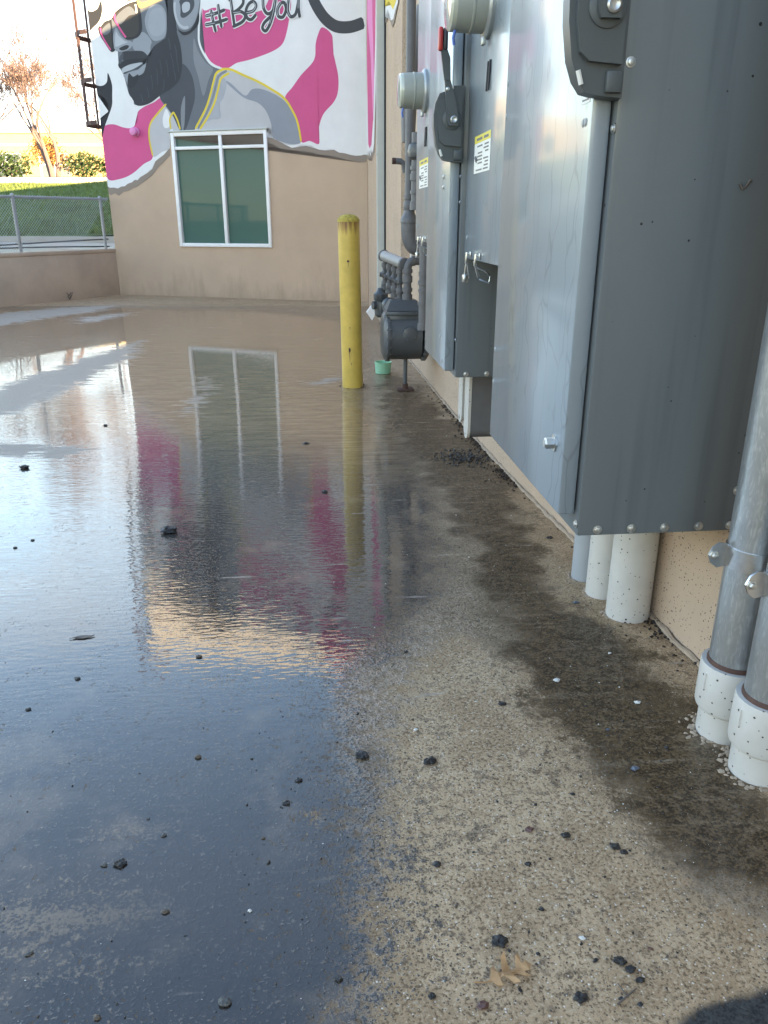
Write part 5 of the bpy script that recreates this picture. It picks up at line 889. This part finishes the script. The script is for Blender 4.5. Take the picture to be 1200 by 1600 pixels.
# ------------------------------------------------------------------ gas meter set
gs = 6.30; gzz = float(gz(gs))
t = thing('gas_meter', 'dark grey gas meter with round drum body on a pipe leg', 'gas meter', WALL, W3(.24, gs, gzz))
zc = .305
MB().lathe(W3(.115, gs, zc), [(.175, 0), (.19, .01), (.19, .262), (.19, .27)], OUTW, 40).build('drum', 'gas_dark', t)
fl = MB().lathe(W3(.38, gs, zc), [(.205, 0), (.205, .020), (.196, .024), (.185, .038), (.15, .052), (.08, .060), (.003, .062)], OUTW, 40).build('front_cover', 'gas_dark', t)
bk = MB().lathe(W3(.085, gs, zc), [(.15, -.035), (.19, -.015), (.204, 0), (.204, .020), (.19, .024)], OUTW, 40).build('rear_cover', 'gas_dark', t)
for k in range(18):
    a_ = k * math.pi / 9
    for dd, pp in ((.400, fl), (.108, bk)):
        o = MB().cyl(W3(dd - .03, gs + .199 * math.cos(a_), zc + .199 * math.sin(a_)), W3(dd + .007, gs + .199 * math.cos(a_), zc + .199 * math.sin(a_)), .006, n=6); o.build('flange_bolt', 'gas_grey', pp)
pt_ = MB().lathe(W3(.225, gs - .183, zc + .03), [(.062, -.02), (.06, .012), (.045, .016)], NEAR, 8).build('port_cover', 'gas_dark', t)
for k in range(4): MB().cyl(W3(.225 + .045 * math.cos(k * 1.57 + .5), gs - .17, zc + .03 + .045 * math.sin(k * 1.57 + .5)), W3(.225 + .045 * math.cos(k * 1.57 + .5), gs - .202, zc + .03 + .045 * math.sin(k * 1.57 + .5)), .006, n=6).build('port_bolt', 'gas_grey', pt_)
MB().box(W3(.41, gs - .15, .475), W3(.11, gs + .15, .505), .005).build('neck_plate', 'gas_dark', t)
MB().box(W3(.395, gs - .13, .41), W3(.125, gs + .13, .476), .006).build('neck', 'gas_dark', t)
o = MB(); lo_, hi_ = [(.405, -.14), (.405, .14), (.115, .14), (.115, -.14)], [(.365, -.07), (.365, .07), (.16, .07), (.16, -.07)]
va = [o.bm.verts.new(W3(d, gs + s, .506)) for d, s in lo_]; vb = [o.bm.verts.new(W3(d, gs + s, .585)) for d, s in hi_]
o.bm.faces.new(va[::-1]); o.bm.faces.new(vb)
for k in range(4): o.bm.faces.new((va[k], va[(k + 1) % 4], vb[(k + 1) % 4], vb[k]))
bmesh.ops.bevel(o.bm, geom=list(o.bm.edges), offset=.006, segments=2, affect='EDGES'); o.build('index_housing', 'gas_dark', t)
MB().cyl(W3(.238, gs, gzz + .006), W3(.238, gs, .125), .0175, n=14).build('leg', 'gas_dark', t)
MB().cyl(W3(.238, gs, gzz + .004), W3(.238, gs, gzz + .05), .024, n=14).build('leg_socket', 'rusty', t)
MB().box(W3(.305, gs - .07, gzz + .001), W3(.17, gs + .07, gzz + .011), .002).build('base_plate', 'rusty', t)

gp = thing('gas_pipework', 'grey gas manifold with valves and risers above the gas meter', 'pipes', WALL, W3(.3, 6.5, .5))
def pipe(parent, pts, r, m_='gas_grey', name='pipe', k=6):
    q = crom(pts, k, False) if len(pts) > 2 else [np.array(p, float) for p in pts]
    return MB().tube([tuple(p) for p in q], r, 14).build(name, m_, parent)
def collar(parent, p, ax, r, h=.03, name='coupling', m_='gas_grey'):
    a_ = Vector(ax).normalized(); return MB().lathe(Vector(p) - a_ * h / 2, [(r * .96, 0), (r, h * .04), (r, h * .96), (r * .96, h)], ax, 16).build(name, m_, parent)
mL, mR = W3(.372, 6.75, .895), W3(.255, 6.30, .852)
MB().tube([mL, mR], .042, 20).build('manifold', 'gas_light', gp); 
dv = (Vector(mR) - Vector(mL)).normalized()
collar(gp, Vector(mL), dv, .048, .03, 'manifold_cap'); collar(gp, Vector(mR), dv, .047, .03, 'manifold_cap')
for k, f_ in enumerate((.06, .30, .55, .80)):
    p = Vector(mL).lerp(Vector(mR), f_); zt = p.z; zbm = .62 - .02 * k
    r_ = pipe(gp, [p, p + Vector((0, 0, zbm - zt))], .021, name='riser')
    collar(r_, p + Vector((0, 0, -.07)), (0, 0, 1), .029, .035); collar(r_, p + Vector((0, 0, -.22)), (0, 0, 1), .031, .045); collar(r_, p + Vector((0, 0, zbm - zt + .02)), (0, 0, 1), .034, .03)
    v_ = MB().lathe(p + Vector((0, 0, -.17)), [(.024, 0), (.036, .012), (.036, .04), (.024, .055)], (0, 0, 1), 12).cyl(p + Vector((-.045, -.01, -.145)), p + Vector((.03, -.01, -.145)), .018, n=10).build('valve', 'gas_grey', gp)
    MB().prism([p + Vector((-.008, -.048, -.165)), p + Vector((.008, -.048, -.165)), p + Vector((.010, -.048, -.09)), p + Vector((-.010, -.048, -.09))], (0, .012, 0)).cyl(p + Vector((0, -.05, -.145)), p + Vector((0, 0, -.145)), .012, n=8).build('valve_key', 'gas_dark', v_)
MB().lathe(W3(.40, 6.72, .40), [(.03, 0), (.052, .02), (.056, .10), (.05, .13), (.062, .15), (.062, .19), (.04, .21), (.028, .24)], (0, 0, 1), 18).build('regulator', 'gas_dark', gp)
MB().cyl(W3(.47, 6.70, .50), W3(.40, 6.72, .50), .035, n=16).build('regulator_bonnet', 'gas_dark', gp)
MB().lathe(W3(.33, 6.62, .46), [(.03, 0), (.07, .02), (.075, .06), (.06, .09), (.03, .11)], (0, 0, 1), 18).build('regulator', 'gas_dark', gp)
r_ = pipe(gp, [W3(.230, gs - .02, .58), W3(.230, gs - .02, .78), W3(.228, gs - .02, .83), W3(.21, gs - .02, .865), W3(.175, gs - .02, .875), W3(.14, gs - .02, .875)], .032, name='riser')
for zq, hh in ((.60, .05), (.66, .03), (.74, .05), (.80, .03)): collar(r_, W3(.230, gs - .02, zq), (0, 0, 1), .040, hh)
collar(r_, W3(.185, gs - .02, .876), (1, 0, 0), .039, .03)

ds = thing('grey_drain_pipe', 'grey plastic pipe with an elbow dropping beside the gas manifold', 'pipe', WALL, W3(.2, 6.1, .4))
q = 6.10
up_ = pipe(ds, [W3(.245, q, 1.14), W3(.245, q, 3.0)], .033, 'gas_grey', 'upper_pipe')
for zq, r_, hh in ((1.33, .040, .035), (1.27, .042, .06)): collar(up_, W3(.245, q, zq), (0, 0, 1), r_, hh)
MB().lathe(W3(.245, q, 1.095), [(.060, 0), (.060, .055), (.064, .058), (.064, .085), (.058, .095), (.042, .125), (.040, .15)], n=20).build('reducer', 'gas_grey', ds)
el = pipe(ds, [W3(.245, q, 1.12), W3(.244, q, 1.07), W3(.232, q, 1.02), W3(.205, q, .985), W3(.165, q, .975), W3(.12, q, .98)], .056, 'gas_grey', 'elbow')
lo2 = pipe(ds, [W3(.148, q - .15, .40), W3(.148, q - .15, 1.03)], .036, 'gas_grey', 'lower_pipe')
for zq, r_, hh in ((.415, .043, .05), (.585, .045, .02), (.68, .042, .02), (.735, .044, .03), (.80, .041, .03)): collar(lo2, W3(.148, q - .15, zq), (0, 0, 1), r_, hh)
cp = thing('capped_conduit', 'short thick grey conduit hanging beside the farthest meter box', 'conduit', WALL, W3(.2, 6.0, 1.25))
pp = pipe(cp, [W3(.205, 6.0, 1.26), W3(.205, 6.0, 1.75)], .040, 'gas_grey', 'pipe')
for zq, hh in ((1.27, .06), (1.36, .025), (1.46, .05), (1.52, .03)): collar(pp, W3(.205, 6.0, zq), (0, 0, 1), .048, hh)
MB().lathe(W3(.205, 6.0, 1.56), [(.03, 0), (.062, .03), (.07, .07), (.06, .11), (.03, .13)], n=18).build('ball_joint', 'gas_dark', cp)
MB().tube([W3(.262, 6.2, 1.50), W3(.275, 6.2, 1.56), W3(.30, 6.2, 1.575), W3(.335, 6.2, 1.578)], .022, 10).build('spout_arm', 'gas_grey', cp)
MB().cyl(W3(.335, 6.2, 1.578), W3(.362, 6.2, 1.578), .022, n=8).build('spout_plug', 'rusty', cp)
ud = thing('vent_pipe', 'bent grey vent pipe above the gas manifold beside the far window', 'pipe', WALL, W3(.18, 6.4, 1.7))
MB().tube([W3(.12, 6.4, 2.6), W3(.18, 6.4, 2.2), W3(.22, 6.4, 1.95), W3(.22, 6.4, 1.72)], [.05, .055, .06, .05], 16).build('pipe', 'gas_grey', ud)
MB().cyl(W3(.19, 6.4, 1.66), W3(.19, 6.4, 1.74), .035, n=14).build('nozzle', 'gas_dark', ud)

# green cup
cs, cdd = 7.10, .345; cz = float(gz(cs)) + .002
t = thing('green_cup', 'small mint green plastic cup on the concrete under the gas meter', 'cup', WALL, W3(cdd, cs, cz))
MB().lathe(W3(cdd, cs, cz), [(.066, 0), (.070, .004), (.076, .095), (.079, .098), (.079, .104), (.072, .104), (.066, .02), (.003, .016)], n=32).build('cup_body', 'cup_green', t)

# ------------------------------------------------------------------ debris on the slab
LAB = {0: 'large wet black asphalt lump in the puddle under the beard reflection', 10: 'black lump in the dark puddle, touching a small grey pebble', 11: 'small grey pebble beside the black lump in the dark puddle', 13: 'rounded grey banded pebble at the bottom edge of the puddle',
       21: 'black chip on the speckled edge of the puddle, left of its twin', 22: 'black chip on dry concrete just right of the puddle edge', 24: 'biggest black chunk above the oak leaf', 26: 'flat reddish brown chip at the bottom edge, below the oak leaf', 27: 'black chunk at the bottom edge beside the twig',
       31: 'small dark red pebble right of the black clods', 32: 'small pale bluish-white pebble on dry concrete', 33: 'reddish pebble in the middle of the dry concrete', 37: 'bluish grey stone on the brown stain', 38: 'white chip on the brown stain beside the white conduits', 39: 'white chip near the coupling of the galvanised conduit',
       40: 'black wad of dirt at the wall joint beside the white conduits', 41: 'black wad of dirt at the wall joint beside the galvanised conduit', 3: 'black chip far left in the bright puddle', 28: 'upper of three clustered black clods beside the oak leaf', 29: 'middle of three clustered black clods beside the oak leaf', 30: 'lowest of three clustered black clods beside the oak leaf'}
LAB.update({1: 'black chip in the pink reflection, nearest the bollard reflection', 2: 'black chip just right of the window reflection', 4: 'tiny black chip at the left edge below the pale band', 5: 'tiny black chip right of its twin at the left edge', 6: 'tiny black chip in the far bright water left of the window reflection',
    8: 'black chip in the blue puddle below the floating leaf', 9: 'black chip at the left edge of the blue puddle, below the floating leaf', 17: 'upper of two black chips in the dark puddle near its right edge', 18: 'lower of two black chips in the dark puddle near its right edge', 23: 'black chip on dry concrete midway above the biggest chunk',
    25: 'small black chip on dry concrete left of the oak leaf, at the bottom', 34: 'black chip on dry concrete right of the reddish pebble', 35: 'left of two touching black chips beside the brown stain', 36: 'right of two touching black chips beside the brown stain', 43: 'tiny black chip in front of the nearest white conduit',
    44: 'black chip on the puddle edge near the bottom of the picture', 45: 'black chip where the dry concrete begins, near the brown stain', 46: 'tiny black chip right of the golden reflection', 47: 'black chip beside the wall joint under the nearest cabinet', 48: 'small black chip under the forked twig', 49: 'tiny black chip between the oak leaf and the clods',
    50: 'black chip below the reddish pebble', 51: 'black chip above the clods on dry concrete', 52: 'small black chip just left of the three clods', 55: 'small black chip right of the twig at the bottom edge', 56: 'tiny black chip left of the reddish pebble', 57: 'small black chip on the edge of the brown stain',
    16: 'small brown pebble in the blue puddle above the twin black chips', 14: 'brown pebble cut by the bottom edge at the left', 19: 'grey pebble in the middle of the dark puddle', 20: 'tiny grey pebble above left of the grey pebble in the dark puddle', 42: 'bluish chip in front of the white conduits', 58: 'bluish chip in the middle of the brown stain', 53: 'tiny white chip right of the puddle edge', 54: 'tiny white chip on the brown stain in front of the conduits'})
LAB[12] = 'brown pebble in the dark puddle below the black lump'; LAB[7] = 'brown pebble in the puddle below the golden reflection'; LAB[15] = 'grey pebble at the lower left edge of the puddle'
KM = dict(k='chunk', g='stone_grey', b='stone_brown', r='stone_red', u='stone_blue', w='stone_white')
KW = dict(k='small black grit chip lying on the wet concrete', g='small grey pebble lying in the puddle', b='small brown pebble lying in the puddle', r='small red pebble on the concrete', u='small bluish stone chip on the concrete', w='small white stone chip on the concrete')
for i, (s, d, sz, k) in enumerate(DEBRIS):
    sz *= .78; flat = .42 if k in 'ku' else .45
    o = MB(); c = Vector(G(s, d)); r = bmesh.ops.create_icosphere(o.bm, subdivisions=3 if sz > .018 and k == 'k' else (2 if sz > .010 else 1), radius=.5)
    rr = random.Random(i); M = Matrix.Rotation(rr.random() * .8 - .4, 4, 'Z') @ Matrix.Diagonal((sz, sz * rr.uniform(.6, .85), sz * flat, 1))
    ph = [rr.uniform(0, 6) for _ in range(3)]
    for v in r['verts']:
        q_ = v.co.copy(); j = 1 + (.22 * math.sin(q_.x * 8 + ph[0]) * math.sin(q_.y * 9 + ph[1]) + .13 * math.sin(q_.z * 11 + q_.x * 6 + ph[2]) + rr.uniform(-.13, .13) if k in 'kwur' else .12 * math.sin(q_.x * 5 + ph[0]) + .10 * math.sin(q_.y * 9 + ph[1]) + rr.uniform(-.04, .04))
        v.co = M @ (q_ * j) + c + Vector((0, 0, sz * flat * .34))
    ob = o.build('debris_chunk' if k == 'k' else 'pebble', KM[k], None, WALL, smooth=(k in 'gb'), off=c)
    tag(ob, LAB.get(i, KW[k]), 'chunk' if k == 'k' else 'pebble', None if i in LAB else {'k': 'black grit chips', 'g': 'grey pebbles in the puddle', 'b': 'brown pebbles in the puddle', 'r': 'red pebbles', 'u': 'bluish stone chips', 'w': 'white stone chips'}[k])
# lobed oak leaf
s, d = LEAF; c = Vector(G(s, d)); t = thing('oak_leaf', 'dry brown lobed oak leaf lying on the dry concrete', 'leaf', WALL, c)
half = [(0, 0), (.12, .03), (.19, .17), (.27, .22), (.28, .06), (.38, .05), (.47, .30), (.58, .36), (.55, .20), (.56, .06), (.68, .06), (.76, .24), (.84, .25), (.81, .07), (.90, .10), (1, 0)]
outl = half + [(x, -y * .9) for x, y in half[-2:0:-1]]
L_ = .078; an = R(14)
def lf(x, y):
    X_, Y_ = (x - .5) * L_, y * L_; return Vector((X_ * math.cos(an) - Y_ * math.sin(an), X_ * math.sin(an) + Y_ * math.cos(an), .003 + .10 * abs(y) * L_ * 4 * (.4 + x) + .006 * math.sin(x * 5 + y * 6) ** 2)) + c
o = MB(); mid_v = [o.bm.verts.new(lf(x, 0)) for x in np.linspace(0, 1, 8)]
o.bm.clear()
o.poly([lf(x, y) for x, y in outl]); f_ = list(o.bm.faces); ex = bmesh.ops.extrude_face_region(o.bm, geom=f_)
for v in ex['geom']:
    if isinstance(v, bmesh.types.BMVert): v.co.z += .0007
o.build('blade', 'oak_leaf', t, smooth=False)
MB().tube([lf(-.22, .04) + Vector((0, 0, .001)), lf(0, 0) + Vector((0, 0, .001)), lf(.5, 0) + Vector((0, 0, .0014)), lf(.98, 0) + Vector((0, 0, .001))], [.0012, .0012, .0010, .0004], 5).build('midrib', 'oak_leaf', t)
s, d = FLAT; c = Vector(G(s, d)); t = thing('dead_leaf', 'flat grey sodden leaf floating in the bright blue puddle', 'leaf', WALL, c)
MB().prism([c + Vector((x * .028, y * .018, .002)) for x, y in ((-1, -.2), (-.5, .4), (.1, .5), (.7, .35), (1.1, .5), (.8, -.1), (.2, -.5), (-.4, -.45))], (0, 0, .002)).build('blade', 'dead_leaf', t, smooth=False)
MB().tube([c + Vector((.02, .006, .003)), c + Vector((-.02, -.004, .0045)), c + Vector((-.036, -.008, .003))], .001, 4).build('midrib', 'dead_leaf', t)
s, d = TWIG; c = Vector(G(s, d)); o = MB().tube([c + Vector((-.016, -.010, .003)), c + Vector((.002, 0, .005)), c + Vector((.022, .012, .003))], [.0018, .0016, .001], 6).tube([c + Vector((.002, 0, .004)), c + Vector((-.004, .022, .004))], [.0014, .0008], 5)
tag(o.build('twig', 'dead_leaf', None, WALL, off=c), 'short forked twig at the bottom edge beside the black chunk', 'twig')
# heaps and loose grit nobody could count
def scatter(name, label, mname, pts, sizes, flat=.6):
    o = MB()
    base = bmesh.new(); bmesh.ops.create_icosphere(base, subdivisions=1, radius=.5); bv = np.array([v.co[:] for v in base.verts]); bf = [[v.index for v in f.verts] for f in base.faces]; base.free()
    V, F = [], []
    r_ = np.random.RandomState(len(pts))
    for (p, sz) in zip(pts, sizes):
        a_ = r_.rand() * 6.28; ca, sa = math.cos(a_), math.sin(a_)
        q = bv * (1 + r_.uniform(-.3, .3, (len(bv), 1))) * np.array((sz, sz * r_.uniform(.5, .9), sz * flat * r_.uniform(.7, 1.1)))
        q = np.stack([q[:, 0] * ca - q[:, 1] * sa, q[:, 0] * sa + q[:, 1] * ca, q[:, 2]], 1) + np.array(p)
        n0 = len(V) * len(bv); V.append(q); F += [[i_ + n0 for i_ in f] for f in bf]
    me = bpy.data.meshes.new(name); me.from_pydata(np.concatenate(V).tolist(), [], F); me.materials.append(MATS[mname])
    ob = bpy.data.objects.new(name, me); COL.objects.link(ob); ob.location = WALL.o; ob.rotation_euler = (0, 0, A); o.bm.free()
    tag(ob, label, kind='stuff'); return ob
rs = np.random.RandomState(5)
s, d = PILE; pts = []; szs = []
for _ in range(260):
    x_, y_ = rs.normal(0, .07), rs.normal(0, .085); pts.append(G(s + y_, d + x_ + .15 * y_, .012 * math.exp(-(x_ * x_ + y_ * y_) / .012) * rs.rand() + .003)); szs.append(rs.uniform(.006, .019))
scatter('gravel_heap', 'small heap of black gravel at the foot of the wall under the nearest cabinet', 'chunk', pts, szs)
pts, szs = [], []
for _ in range(520):
    s_ = rs.choice([rs.uniform(1.2, 12.5), rs.normal(3.75, .12), rs.normal(4.5, .2), rs.normal(1.95, .12), rs.normal(5.4, .3)]); d_ = .012 + abs(rs.normal(0, .02 if rs.rand() < .8 else .07))
    pts.append(G(max(s_, 1.15), d_, .003)); szs.append(rs.uniform(.005, .018) * (1 if s_ > 3 else .7))
scatter('joint_litter', 'dark crumbs and leaf litter caught along the wall joint', 'mulch', pts, szs)
poolA, stainA = np.array(POOL, float), np.array(STAIN, float)
cand = np.stack([rs.uniform(.45, 5.2, 150000), rs.uniform(.02, 2.6, 150000)], 1)
sdp = sdf(cand, poolA); keep = rs.rand(len(cand)) < np.where(sdp > .25, .006, np.where(sdp > 0, .07, .16)) * np.interp(cand[:, 0], [.5, 2, 5], [1, .5, .12])
cand = cand[keep]; kind = rs.rand(len(cand))
sz = np.clip(rs.lognormal(-6.15, .55, len(cand)), .0010, .011)
for nm, lab, mm, lo_, hi_ in (('dark_grit', 'fine dark grit strewn over the concrete', 'chunk', 0, .60), ('pale_grit', 'fine pale stone grit strewn over the concrete', 'stone_white', .60, .76), ('brown_grit', 'fine brown grit strewn over the concrete', 'stone_brown', .76, 1.01)):
    k_ = (kind >= lo_) & (kind < hi_); scatter(nm, lab, mm, [G(a_, b_, .0008) for a_, b_ in cand[k_]], sz[k_] * (.8 if nm == 'pale_grit' else 1))
